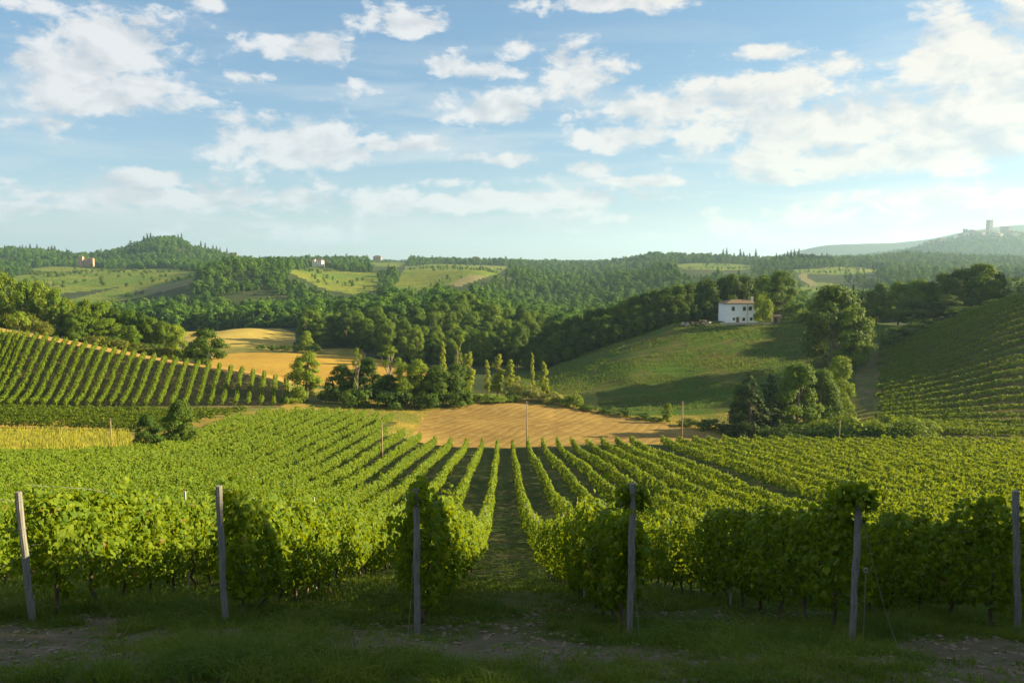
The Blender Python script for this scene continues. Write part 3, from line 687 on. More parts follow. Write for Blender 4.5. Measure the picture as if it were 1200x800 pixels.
variants('sparse', 'sparse', 2, 1100, .32, 'yellowish', 60, 'drybark')
variants('cypress', 'cypress', 2, 1500, .36, 'conifer', 70)
variants('conifer', 'conifer', 2, 9000, .34, 'conifer', 80)
variants('bush', 'bush', 3, 1500, .22, 'broad', 90)
variants('darkbush', 'bush', 2, 1500, .22, 'dark', 95)
variants('willow', 'bush', 2, 1600, .2, 'willow', 100)
variants('drybush', 'bush', 2, 1500, .2, 'dry', 105)
variants('ybush', 'bush', 2, 1700, .2, 'yellowish', 110)
tr_r = random.Random(5)
NAMES = {'broad': ('broadleaf_tree', 'tree'), 'darkb': ('broadleaf_tree', 'tree'), 'tallb': ('broadleaf_tree', 'tree'), 'yellow': ('broadleaf_tree', 'tree'), 'poplar': ('poplar_tree', 'poplar'), 'sparse': ('bare_branched_tree', 'tree'),
         'cypress': ('cypress_tree', 'cypress'), 'conifer': ('conifer_tree', 'conifer'), 'bush': ('bush', 'bush'), 'darkbush': ('bush', 'bush'), 'willow': ('willow_bush', 'bush'), 'drybush': ('dry_bush', 'bush'), 'ybush': ('bush', 'bush')}
def plant_at(key, x, y, H, Wd, label, group=None):
    tm, cm, h0, w0 = tr_r.choice(TREES[key]); nm, cat = NAMES[key]
    o = thing(nm, label, cat, (x, y, g1(x, y) - .08), tr_r.uniform(0, 6.28), group)
    o.scale = (Wd / w0, Wd / w0, H / h0)
    link('trunk', tm, None, o); link('crown', cm, None, o); return o
def tree(key, px, Y, py_top, wpx, label, group=None):
    x, zt = project(px, py_top, Y); z = g1(x, Y)
    H = max(zt - z, .8); Wd = wpx / FPX * Y
    return plant_at(key, x, Y, H, Wd, label, group)

TL = [  # kind, px, depth, py of the top, width in px, label
    # trees behind the left ridge
    ('yellow', -22, 262, 318, 46, None), ('yellow', 5, 262, 323, 44, 'tall yellow-green tree on the left ridge at the edge of view'), ('broad', 28, 254, 329, 40, 'broad sunlit tree second from the edge on the left ridge'),
    ('yellow', 47, 258, 333, 36, 'yellow-green tree on the left ridge above a brown gap'), ('broad', 64, 252, 340, 32, 'green tree at the right end of the tallest left ridge trees'), ('yellow', 82, 256, 353, 34, None),
    ('broad', 100, 252, 352, 36, None), ('broad', 119, 254, 355, 36, None), ('darkb', 136, 256, 362, 30, None), ('broad', 150, 254, 364, 28, None), ('darkb', 164, 252, 367, 26, None), ('broad', 178, 250, 372, 28, None),
    ('broad', 192, 250, 377, 26, None), ('yellow', 206, 246, 382, 26, None), ('broad', 90, 246, 368, 36, None), ('broad', 125, 244, 374, 34, None), ('broad', 150, 242, 382, 30, None),
    ('darkb', 240, 231, 387, 54, 'round dark tree standing alone at the right end of the left ridge'),
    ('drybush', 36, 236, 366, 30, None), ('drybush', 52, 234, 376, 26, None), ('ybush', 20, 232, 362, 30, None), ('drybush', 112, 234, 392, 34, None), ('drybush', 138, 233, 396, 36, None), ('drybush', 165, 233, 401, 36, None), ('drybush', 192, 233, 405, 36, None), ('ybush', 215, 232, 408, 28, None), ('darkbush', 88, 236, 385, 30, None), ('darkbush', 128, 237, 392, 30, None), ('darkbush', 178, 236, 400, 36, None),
    # tree pair on the meadow's edge
    ('darkb', 173, 122, 487, 40, 'smaller of two brownish green trees beside the yellow meadow'), ('darkb', 207, 127, 470, 46, 'taller of two brownish green trees beside the yellow meadow'),
    ('ybush', 238, 146, 500, 24, None), ('ybush', 190, 120, 518, 34, None), ('ybush', 225, 133, 506, 30, None),
    # clump in the middle of the valley
    ('yellow', 358, 205, 415, 50, 'round yellow-green tree at the left end of the valley clump'), ('ybush', 340, 201, 463, 30, 'low bush at the foot of the round yellow-green tree'),
    ('darkbush', 385, 208, 448, 30, None), ('darkb', 398, 214, 428, 40, 'dark tree right of the round yellow-green tree in the clump'), ('darkb', 428, 216, 420, 48, 'wide dark tree in the middle of the valley clump'),
    ('sparse', 418, 209, 407, 16, 'leafless brown tree poking out of the dark valley clump'), ('sparse', 456, 212, 404, 36, 'thin half bare tree rising from the valley clump'), ('yellow', 474, 207, 427, 42, 'rounded yellow-green tree in front of the half bare tree'),
    ('yellow', 491, 208, 424, 34, None), ('darkb', 452, 208, 440, 46, None), ('darkb', 513, 209, 429, 50, 'dark tree with sunlit edge below the first poplars'), ('darkb', 537, 211, 428, 42, 'dark tree at the right end of the valley clump'),
    ('darkbush', 420, 203, 452, 50, None), ('darkbush', 460, 202, 455, 50, None), ('darkbush', 500, 203, 455, 46, None), ('darkbush', 535, 206, 455, 40, None), ('bush', 575, 214, 460, 40, None), ('bush', 555, 212, 460, 30, None),
    ('poplar', 519, 226, 398, 15, 'golden poplar furthest left of the poplar line'), ('sparse', 537, 224, 390, 22, 'pale sparse poplar taller than its neighbours'), ('poplar', 549, 219, 410, 17, 'golden poplar leaning beside the pale sparse one'),
    ('poplar', 571, 232, 421, 11, 'slim leaning golden poplar'), ('poplar', 583, 228, 413, 19, 'full golden poplar in the middle of the line'), ('poplar', 597, 227, 420, 17, 'golden poplar right beside the full one'),
    ('poplar', 624, 226, 412, 9, 'thin tall poplar with a bare lower stem'), ('poplar', 638, 222, 422, 14, 'golden poplar furthest right of the line'), ('willow', 607, 224, 438, 20, None), ('willow', 619, 220, 446, 26, None), ('willow', 633, 217, 452, 26, None), ('willow', 648, 215, 457, 28, 'pale willow bush at the right end of the poplars'), ('willow', 597, 222, 450, 26, None),
    # hedge behind the ploughed field
    ('bush', 600, 217, 462, 30, None), ('ybush', 672, 211, 461, 22, None), ('darkbush', 690, 208, 472, 28, None), ('darkbush', 712, 206, 475, 26, None), ('darkbush', 733, 203, 477, 28, None), ('darkbush', 755, 200, 483, 26, None),
    ('yellow', 782, 196, 473, 14, 'small round yellow-green tree alone in the hedge behind the ploughed field'), ('darkbush', 806, 192, 488, 30, None), ('darkbush', 830, 188, 489, 34, None), ('darkbush', 850, 184, 492, 30, None), ('bush', 770, 198, 488, 24, None), ('ybush', 660, 213, 466, 26, None),
    # low bushes between the stubble field and the mound
    ('bush', 306, 380, 403, 14, None), ('bush', 320, 378, 404, 16, None), ('darkbush', 334, 377, 403, 16, None), ('bush', 350, 374, 403, 18, None), ('bush', 368, 372, 402, 18, None), ('yellow', 358, 372, 388, 18, None),
    # right group
    ('conifer', 879, 176, 432, 60, 'dark pointed conifer at the left of the right hand group'), ('conifer', 903, 181, 436, 52, 'second dark conifer tucked against the first'), ('darkb', 868, 180, 452, 30, None),
    ('broad', 936, 181, 427, 60, 'leafy sunlit tree right of the dark conifers'), ('broad', 964, 186, 434, 50, 'leafy tree between the conifers and the brown path'), ('yellow', 984, 191, 418, 38, 'yellow-green tree beside the pale path up the slope'),
    ('darkb', 978, 231, 338, 88, 'largest dark round tree below the white house slope'), ('broad', 1000, 226, 362, 50, None),
    ('ybush', 965, 167, 491, 50, None), ('ybush', 1000, 164, 486, 52, None), ('ybush', 1035, 162, 484, 54, 'sunlit rounded bush in the hedge at the right of the field'), ('ybush', 1066, 161, 487, 50, None), ('ybush', 1085, 160, 492, 34, None), ('darkbush', 930, 166, 495, 60, None), ('darkbush', 905, 168, 500, 40, None), ('darkbush', 955, 165, 497, 46, None), ('darkbush', 1000, 162, 496, 60, None), ('darkbush', 1045, 160, 498, 60, None),
    # around the house
    ('ybush', 895, 279, 344, 21, 'round olive coloured tree against the right wall of the white house'), ('broad', 916, 300, 319, 42, 'tall leafy tree behind and right of the white house'), ('broad', 897, 312, 326, 34, None),
    ('ybush', 945, 284, 359, 22, None), ('yellow', 960, 290, 346, 24, None), ('ybush', 935, 287, 366, 18, None), ('broad', 975, 298, 343, 22, None), ('conifer', 1000, 296, 332, 16, 'small conifer standing between the house garden and the right hand trees'), ('conifer', 1012, 292, 336, 14, None), ('broad', 990, 285, 350, 28, None), ('ybush', 960, 270, 370, 24, None),
    # belt on the right ridge
    ('darkb', 1030, 281, 334, 36, None), ('broad', 1055, 276, 331, 42, None), ('broad', 1080, 273, 328, 44, None), ('darkb', 1103, 268, 322, 48, None), ('darkb', 1126, 263, 317, 56, 'tall tree near the right end of the right ridge belt'), ('broad', 1152, 262, 310, 48, 'tallest tree of the right ridge belt'), ('darkb', 1168, 262, 320, 34, 'last tree at the right end of the right ridge belt'),
    ('darkb', 1075, 258, 350, 56, None), ('darkbush', 1062, 240, 380, 50, None), ('darkbush', 1085, 240, 372, 44, None), ('darkb', 1110, 255, 346, 50, None), ('darkbush', 1045, 236, 388, 34, None), ('darkbush', 1130, 244, 357, 44, None), ('bush', 1170, 240, 350, 30, None),
    ('bush', 1195, 250, 343, 30, None), ('broad', 1240, 262, 300, 60, None), ('darkb', 1290, 268, 285, 60, None),
]
DEF = {'drybush': ('dry brownish bush on the left ridge', 'dry bushes on the left ridge')}
def region_label(key, px, Y):
    if key == 'drybush': return 'dry brownish bush below the left ridge trees', 'dry bushes on the left ridge'
    if key == 'willow': return 'pale grey-green willow bush at the feet of the poplars', 'willow bushes under the poplars'
    if key in ('bush', 'darkbush', 'ybush'):
        if px < 250: return 'low green bush among the left ridge trees', 'bushes near the left ridge'
        if px < 560: return 'dark low bush filling the foot of the valley clump', 'bushes of the valley clump'
        if px < 860: return 'low bush in the hedge line behind the ploughed field', 'hedge bushes behind the ploughed field'
        if px < 1100 and Y < 175: return 'rounded bush in the long hedge at the right end of the vineyard', 'bushes of the right hand hedge'
        if px < 985: return 'small bush in the garden beside the white house', 'garden bushes beside the white house'
        return 'dark bush under the belt of trees on the right ridge', 'bushes under the right ridge belt'
    if px < 250: return 'leafy tree in the sunlit row behind the left ridge', 'trees behind the left ridge'
    if px < 560: return 'leafy tree within the valley clump', 'trees of the valley clump'
    if px < 1020 and Y > 270: return 'tree in the garden right of the white house', 'trees right of the white house'
    if px < 1020: return 'leafy tree beside the dark conifers', 'trees of the right hand group'
    return 'tree in the belt on the right ridge', 'trees of the right ridge belt'
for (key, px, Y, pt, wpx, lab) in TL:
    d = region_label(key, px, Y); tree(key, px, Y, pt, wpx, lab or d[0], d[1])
# dark belt behind the crest left of the house
CREST = [(612, 402), (637, 384), (657, 376), (682, 366), (700, 361), (720, 356), (740, 351), (755, 346), (775, 337), (795, 333), (815, 331), (830, 327), (850, 326), (882, 325), (900, 327)]
cx_, cy_ = zip(*CREST); kk = 0
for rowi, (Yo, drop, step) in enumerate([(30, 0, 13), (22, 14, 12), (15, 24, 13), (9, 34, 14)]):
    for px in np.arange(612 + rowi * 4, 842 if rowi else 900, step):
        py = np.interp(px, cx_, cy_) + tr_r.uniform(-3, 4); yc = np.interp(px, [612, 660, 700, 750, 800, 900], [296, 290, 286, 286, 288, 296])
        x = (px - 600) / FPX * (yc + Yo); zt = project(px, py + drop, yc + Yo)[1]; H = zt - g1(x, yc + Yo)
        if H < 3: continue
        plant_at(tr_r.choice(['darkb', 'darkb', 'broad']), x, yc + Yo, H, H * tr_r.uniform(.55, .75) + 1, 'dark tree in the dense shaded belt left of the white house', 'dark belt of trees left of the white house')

# woodland of the valley and the hills -----------------------------------------
def horizon_profile():
    """elevation seen so far along each direction, to leave out what no view near the photograph's can see"""
    cp = np.arange(-160, 1361, 8.); ys = np.geomspace(60, 7000, 520)
    Xg = ((cp - 600) / FPX)[:, None] * ys[None]; Zg = gz(Xg.ravel(), np.tile(ys, len(cp))).reshape(len(cp), -1)
    add = np.where((ys > 330) & (ys < 5000), 3.0, 0)[None]
    return cp, ys, np.maximum.accumulate((Zg + add) / ys[None], 1)
HC, HY, HE = horizon_profile()
def seen(X, Y, ztop, slack=.004):
    px = 600 + FPX * X / Y; i = np.clip(((px - HC[0]) / 8).round().astype(int), 0, len(HC) - 1); j = np.clip(np.searchsorted(HY, Y * .97) - 1, 0, len(HY) - 1)
    return ztop / Y > HE[i, j] - slack
def wood_points(y0, y1, sp, seed, zone=1):
    r = np.random.default_rng(seed); ys = np.arange(y0, y1, sp); PX = []; PY = []
    for y in ys:
        n = int(1.72 * y / sp); x = (np.arange(n) - n / 2) * sp + r.uniform(-.42, .42, n) * sp; PX.append(x); PY.append(y + r.uniform(-.42, .42, n) * sp)
    X = np.concatenate(PX); Y = np.concatenate(PY); Z = gz(X, Y); zn = zone_of(X, Y, Z); ok = zn == zone
    return X[ok], Y[ok], Z[ok], r
FOREST = [(342, 412), (352, 385), (362, 372), (400, 360), (440, 345), (500, 336), (600, 336), (660, 350), (700, 380), (625, 440), (500, 437), (420, 424)]
def build_woodland():
    # the valley wood: the trees that show largest are individuals
    X, Y, Z, r = wood_points(322, 640, 8.2, 71)
    px, py = to_px(X, Y, Z + 8)
    fm = ((px > 358) & (px < 640) & (Y > 330 + 60 * np.clip((430 - px) / 80, 0, 1)))
    vis = seen(X, Y, Z + 14); H = r.uniform(8.5, 17.5, len(X)) * (1 + .25 * fbm(X / 25, Y / 25, 2, 5))
    idx = np.where(fm & vis & (Y < 600))[0]; idx = idx[np.argsort(Y[idx])]
    solo = idx[:170]
    for i in solo:
        k = tr_r.choice(['broad', 'broad', 'tallb', 'darkb']); plant_at(k, X[i], Y[i], H[i], H[i] * r.uniform(.55, .8), 'leafy tree in the dense wood beyond the golden stubble field', 'trees of the valley wood')
    rest = np.zeros(len(X), bool); rest[:] = vis; rest[solo] = False
    rest &= ~((px < 365) & (Y < 545)); rest &= ~((px > 640) & (Y < 370)) ; rest &= (px > 200) | (Y > 540); rest &= Y > 340
    pts = [np.stack([X, Y, Z - .2, H / 12.5, r.integers(0, 5, len(X))], 1)[rest]]
    for (y0, y1, sp, hs, sd) in [(640, 1000, 8.6, .8, 72), (1000, 1600, 10.0, .85, 73), (1600, 2600, 13., 1.0, 74), (2600, 4600, 20., 1.15, 75)]:
        X, Y, Z, r = wood_points(y0, y1, sp, sd); v = seen(X, Y, Z + 14) & (fbm(X / 60, Y / 60, 3, 88) > -.35) & ~((Y > 3600) & (fbm(X / 90, Y / 90, 2, 89) > -.05))
        # nothing stands before the open fields
        for hh in (3., 8., 13.):
            px, py = to_px(X, Y, Z + hh)
            for poly, y0, y1, k in FIELDS: v &= ~(poly_in(px, py, poly) & (Y < y1))
        h = hs * r.uniform(.55, 1.3, len(X)) * (1 + .4 * fbm(X / 28, Y / 28, 2, 91)); kd = np.where((Y > 1500) & (r.random(len(X)) < .16), 5, r.integers(0, 5, len(X))); pts.append(np.stack([X, Y, Z - .3, h, kd], 1)[v])
    # scattered olives and shrubs on the far fields
    for (y0, y1, sp, sd) in [(700, 1300, 13., 81), (1300, 2100, 17., 82)]:
        X, Y, Z, r = wood_points(y0, y1, sp, sd, 11); v = seen(X, Y, Z + 5) & (fbm(X / 70, Y / 70, 3, 93) > .22)
        pts.append(np.stack([X, Y, Z - .2, r.uniform(.22, .42, len(X)), r.integers(0, 5, len(X))], 1)[v])
    pts = np.concatenate(pts)
    src = []
    for i, (kd, n, sz) in enumerate([('round', 1300, .75), ('round', 1300, .75), ('tall', 900, .75), ('round', 1300, .8), ('round', 1300, .7), ('cypress', 420, .8)]):
        tm, cm, h0, w0 = tree_mesh(kd, 300 + i, n, sz, 'wood', 'bark', False)
        
        if kd != 'cypress':
            co = np.empty(len(cm.vertices) * 3, np.float32); cm.vertices.foreach_get('co', co); co = co.reshape(-1, 3); co[:, :2] *= 1.28 if i % 2 else 1.1; cm.vertices.foreach_set('co', co.ravel())
        so = bpy.data.objects.new('woodland_source', cm); src.append(so)
    me = mesh_np('woodland', pts[:, :3], []) if False else bpy.data.meshes.new('woodland')
    me.vertices.add(len(pts)); me.vertices.foreach_set('co', np.ascontiguousarray(pts[:, :3], np.float32).ravel()); me.update()
    at = me.attributes.new('size', 'FLOAT', 'POINT'); at.data.foreach_set('value', np.ascontiguousarray(pts[:, 3], np.float32))
    at = me.attributes.new('variety', 'INT', 'POINT'); at.data.foreach_set('value', np.ascontiguousarray(pts[:, 4], np.int32))
    o = link('woodland', me, None, kind='stuff', label='green woodland covering the valley and the hills beyond', category='woodland')
    ng = bpy.data.node_groups.new('scatter_trees', 'GeometryNodeTree')
    ng.interface.new_socket('Geometry', in_out='INPUT', socket_type='NodeSocketGeometry'); ng.interface.new_socket('Geometry', in_out='OUTPUT', socket_type='NodeSocketGeometry')
    N = NT(ng); gi = N.add('NodeGroupInput'); go = N.add('NodeGroupOutput')
    jg = N.add('GeometryNodeJoinGeometry')
    for so in src:
        oi = N.add('GeometryNodeObjectInfo'); oi.inputs['Object'].default_value = so; oi.inputs['As Instance'].default_value = True
        N.l.new(oi.outputs['Geometry'], jg.inputs[0])
    ip = N.add('GeometryNodeInstanceOnPoints'); N.l.new(gi.outputs[0], ip.inputs['Points']); N.l.new(jg.outputs[0], ip.inputs['Instance'])
    ip.inputs['Pick Instance'].default_value = True
    nk = N.add('GeometryNodeInputNamedAttribute', data_type='INT'); nk.inputs[0].default_value = 'variety'
    N.l.new(nk.outputs[0], ip.inputs['Instance Index'])
    rr = N.add('FunctionNodeRandomValue', data_type='FLOAT'); rr.inputs[3].default_value = 6.283
    cb = N.add('ShaderNodeCombineXYZ'); N.l.new(rr.outputs[1], cb.inputs[2]); N.l.new(cb.outputs[0], ip.inputs['Rotation'])
    na = N.add('GeometryNodeInputNamedAttribute', data_type='FLOAT'); na.inputs[0].default_value = 'size'
    N.l.new(na.outputs[0], ip.inputs['Scale']); N.l.new(ip.outputs[0], go.inputs[0])
    md = o.modifiers.new('scatter', 'NODES'); md.node_group = ng
    print('woodland trees', len(pts), 'solo', len(solo))
build_woodland()

# cypresses and other trees that stand out on the skyline -----------------------
def sky_tree(key, px, Y, H, Wd, label, group):
    x = (px - 600) / FPX * Y; plant_at(key, x, Y, H, Wd, label, group)
for px in list(np.arange(-6, 74, 4.1)) + [82, 92, 117, 121]:
    sky_tree('cypress', px + tr_r.uniform(-1, 1), 2080 + tr_r.uniform(-30, 30), tr_r.uniform(17, 30), tr_r.uniform(7, 11), 'cypress in the long row on the skyline at the far left', 'cypress row on the left skyline')
for px in [172, 176, 180, 212, 216, 238, 243, 252, 256, 260, 268]:
    sky_tree('cypress', px, 2070, tr_r.uniform(24, 33), 8, 'cypress on the crown of the wooded skyline hill', 'cypresses on the wooded skyline hill')
for px in [846, 850, 855, 859, 866, 870, 877, 884]:
    sky_tree('cypress', px, 2060, tr_r.uniform(22, 40), 10, 'cypress in the dark clump on the skyline beyond the house', 'cypress clump on the skyline')
for px in [908, 912, 917, 921, 925, 929, 934, 950, 961, 967]:
    sky_tree('cypress', px, 1480, tr_r.uniform(18, 27), 6.5, 'cypress in the row left of the hazy hill', 'cypress row left of the hazy hill')
for px in list(np.arange(934, 974, 4.5)):
    sky_tree('darkb', px, 1470, tr_r.uniform(11, 15), 12, 'dark tree in the copse at the end of the cypress row', 'copse on the hill left of the hazy town')
for (px, Y, H, lab) in [(456, 1560, 14, 'lone cypress beside a pale hill field'), (1021, 1450, 15, 'lone cypress at the left of a dark copse'), (368, 1480, 14, 'dark cypress beside the pale farmhouse on the hill')]:
    sky_tree('cypress', px, Y, H, 4.5, lab, None)
for px in (1026, 1032, 1040, 1047, 1054):
    sky_tree('darkb', px, 1450, 13, 13, 'dark round tree in the copse right of a lone cypress', 'copse right of the lone cypress')
# olive trees on the far fields
for i in range(70):
    t_, v_ = tr_r.random(), tr_r.random(); px = 30 + 180 * t_; Y = 1000 + 420 * v_
    x = (px - 600) / FPX * Y
    plant_at('bush', x, Y, 5.5, 7, 'small olive tree on the far green slope', 'olive trees on the far slope')

# ------------------------------------------------------------------ buildings
M['plaster'] = solid_mat('white_plaster', (.74, .75, .75), (.82, .82, .80), .8, .9, .1)
M['tile'] = solid_mat('roof_tile', (.10, .072, .045), (.16, .11, .07), 1.6, .9, .5, (1, 4, 1))
M['dark_opening'] = solid_mat('dark_window', (.03, .03, .035), (.06, .055, .05), 3, .3, 0)
M['shutter'] = solid_mat('brown_shutter', (.14, .08, .05), (.2, .12, .08), 5, .7, 0)
M['ochre'] = solid_mat('ochre_plaster', (.38, .25, .15), (.46, .31, .20), .3, .9, .1)
M['cream'] = solid_mat('cream_plaster', (.66, .58, .46), (.74, .66, .54), .3, .9, .1)
M['stone'] = solid_mat('stone', (.30, .27, .23), (.42, .38, .32), .2, .9, .3)
M['clutter'] = solid_mat('rusty_clutter', (.13, .085, .06), (.19, .13, .095), 2, .9, .3)
def hip_roof(b, w_, d, z, h, over=.5, ridge=.45):
    x, y = w_ / 2 + over, d / 2 + over; r_ = w_ * ridge / 2
    v = [(-x, -y, z), (x, -y, z), (x, y, z), (-x, y, z), (-x, -y, z + .18), (x, -y, z + .18), (x, y, z + .18), (-x, y, z + .18), (-r_, 0, z + h), (r_, 0, z + h)]
    b.raw(v, [[0, 3, 2, 1], [0, 1, 5, 4], [1, 2, 6, 5], [2, 3, 7, 6], [3, 0, 4, 7], [4, 5, 9, 8], [6, 7, 8, 9]]); n = b.n - 10
    b.f3.append(np.array([[5, 6, 9], [7, 4, 8]]) + n)
def build_house():
    Y = 284.; x, _ = project(869, 378, Y); z = g1(x, Y) - .3; zt = project(866, 356, Y)[1]; H = zt - z
    t = thing('farmhouse', 'white two storey farmhouse with a low brown roof on the hill', 'house', (x, Y + 4.5, z), R(5))
    Wd, D = 11.7, 8.5
    b = MB(); b.box((0, 0, H / 2), (Wd, D, H)); link('wall', b.mesh('wall'), M['plaster'], t)
    b = MB(); b.box((1.75, -D / 2 - .05, H / 2 - .1), (.14, .10, H - .2)); link('drainpipe', b.mesh('drainpipe'), M['metal'], t)
    b = MB(); hip_roof(b, Wd, D, H + .003, 1.35); rf = link('roof', b.mesh('roof'), M['tile'], t)
    b = MB(); b.box((4.7, -.8, H + 1.2), (.7, .7, 2.0)); b.box((4.7, -.8, H + 2.26), (.9, .9, .12)); link('chimney', b.mesh('chimney'), M['cream'], rf)
    for (wx, wz, ww, hh) in [(-3.5, H - 1.75, .9, 1.25), (.55, H - 1.75, .9, 1.25), (2.75, H - 1.65, 1.0, 1.25), (4.9, H - 1.7, .85, 1.25), (-3.2, 1.75, .6, .7), (.45, 1.6, .75, 1.0), (3.2, 1.7, .8, .9)]:
        b = MB(); b.box((0, 0, 0), (ww, .12, hh)); wn = link('window', b.mesh('window'), M['dark_opening'], t, (wx, -D / 2 - .02, wz))
        b = MB(); b.box((0, -.03, -hh / 2 - .06), (ww + .3, .22, .1)); link('sill', b.mesh('sill'), M['stone'], wn)
        b = MB()
        for sx in (-1, 1): b.box((sx * (ww / 2 + .05), -.02, 0), (.1, .16, hh))
        b.box((0, -.02, hh / 2 + .05), (ww + .2, .16, .1)); link('frame', b.mesh('frame'), M['shutter'], wn)
    b = MB(); b.box((0, 0, 1.05), (1.1, .12, 2.1)); dr = link('door', b.mesh('door'), M['shutter'], t, (-1.8, -D / 2 - .02, .35))
    b = MB(); b.box((.4, -.1, 1.05), (.08, .1, .08)); link('handle', b.mesh('handle'), M['metal'], dr)
    # hut, wall and clutter by the house
    Yh = 286.; xh = (910 - 600) / FPX * Yh; zh = g1(xh, Yh)
    t2 = thing('shed', 'small brown garden shed right of the white house', 'shed', (xh, Yh, zh - .2), R(-8))
    b = MB(); b.box((0, 0, 1.25), (2.6, 2.6, 2.5)); link('wall', b.mesh('wall'), M['pole'], t2)
    b = MB(); b.raw([(-1.6, -1.6, 2.503), (1.6, -1.6, 2.503), (1.6, 1.6, 2.9), (-1.6, 1.6, 2.9), (-1.6, -1.6, 2.62), (1.6, -1.6, 2.62), (1.6, 1.6, 3.02), (-1.6, 1.6, 3.02)], [[0, 3, 2, 1], [4, 5, 6, 7], [0, 1, 5, 4], [1, 2, 6, 5], [2, 3, 7, 6], [3, 0, 4, 7]]); link('roof', b.mesh('roof'), M['tile'], t2)
    b = MB(); b.box((-.3, -1.33, 1.0), (.9, .08, 1.9)); link('door', b.mesh('door'), M['dark_opening'], t2)
    for j, (px, wd, hh, mt, lab) in enumerate([(803, 3.0, 1.3, 'stone', 'grey covered woodpile left of the white house'), (816, 2.8, 1.5, 'clutter', 'dark brown heap of stored things left of the white house'), (824, 2.4, 1.9, 'clutter', 'tallest brown heap of stored things left of the white house'), (829, 1.8, 1.2, 'stone', 'small grey heap between the brown heaps and the house')]):
        Yc = 281.; xc = (px - 600) / FPX * Yc; b = MB(); rr = random.Random(j)
        for q in range(14):
            s_ = rr.uniform(.3, .7); b.box((rr.uniform(-wd / 2, wd / 2), rr.uniform(-.6, .6), rr.uniform(.1, hh) * (1 - .3 * rr.random())), (s_ * 1.3, s_, s_ * .8), rr.uniform(0, 3))
        link('storage_heap', b.mesh('storage_heap'), M[mt], None, (xc, Yc, g1(xc, Yc) + .1), label=lab, category='heap')
    b = MB(); x0 = (845 - 600) / FPX * 281; x1 = (905 - 600) / FPX * 281; xs = np.linspace(x0, x1, 24)
    for i in range(23):
        xm = (xs[i] + xs[i + 1]) / 2; b.box((xm - x0, 0, g1(xm, 281.2) - g1(x0, 281.2) + .25), (xs[1] - xs[0] - .02, .4, .9 + .1 * math.sin(i * 2.1)))
    link('garden_wall', b.mesh('garden_wall'), M['stone'], None, (x0, 281.2, g1(x0, 281.2)), label='low rough stone wall along the front of the white house', category='wall')
build_house()
def far_building(px, Y, w_, d, h, mat, label, rz=0, roof=True, name='farm_building', lift=0., wins=3, cat='house'):
    x = (px - 600) / FPX * Y; z = g1(x, Y) + lift; t = thing(name, label, cat, (x, Y, z - 1.5), R(rz)); h += 1.5
    b = MB(); b.box((0, 0, h / 2), (w_, d, h)); link('wall', b.mesh('wall'), M[mat], t)
    if roof: b = MB(); hip_roof(b, w_, d, h + .003, w_ * .16 + .6); link('roof', b.mesh('roof'), M['tile'], t)
    for fl in range(1, int(h // 3.2) + 1):
        if fl * 3.0 > h - .8: break
        for i in range(wins):
            wx = (i + .5) / wins * w_ - w_ / 2; b = MB(); b.box((wx, -d / 2 - .03, fl * 3.0), (1.2, .16, 1.5)); link('window', b.mesh('window'), M['dark_opening'], t)
    return t
far_building(97.5, 1560, 8.5, 9, 17, 'ochre', 'tall ochre tower house at the left of the wooded skyline hill', 8, wins=2, lift=3)
far_building(104, 1565, 11, 9, 11, 'ochre', 'ochre house between two taller ones below the wooded skyline hill', 8, lift=3)
far_building(110, 1562, 7, 8, 14, 'ochre', 'right hand ochre house of the group below the skyline hill', 8, wins=2, lift=3)
far_building(375, 1440, 15, 10, 9.5, 'cream', 'pale cream farmhouse lit by the sun on the far hill', -12, wins=4, lift=2)
far_building(369.5, 1436, 5, 6, 11, 'cream', 'narrow cream block at the left end of the pale farmhouse', -12, wins=1, lift=2)
far_building(388, 1440, 8, 8, 6, 'clutter', 'brown barn right of the pale farmhouse on the far hill', 10, lift=2)
far_building(360, 1500, 14, 8, 5, 'cream', 'low white house with a red roof left of the pale farmhouse', 5, lift=2)
far_building(405, 1450, 12, 7, 4, 'stone', 'low grey outbuilding far right of the pale farmhouse', 0, lift=2)
far_building(274, 2020, 22, 12, 8, 'cream', 'long low house on the skyline right of the wooded hill', 0, lift=8)
far_building(557, 2050, 16, 10, 7, 'ochre', 'small ochre house among trees on the centre skyline', 0, lift=8)
far_building(443, 2060, 20, 10, 7, 'ochre', 'red roofed house on the skyline left of centre', 0, lift=8)
far_building(1083, 3700, 26, 16, 12, 'ochre', 'pinkish house on the hazy slope below the towers', 0, lift=10)
far_building(1100, 3650, 30, 16, 13, 'ochre', 'wide house on the hazy slope below the towers', 12, lift=10)
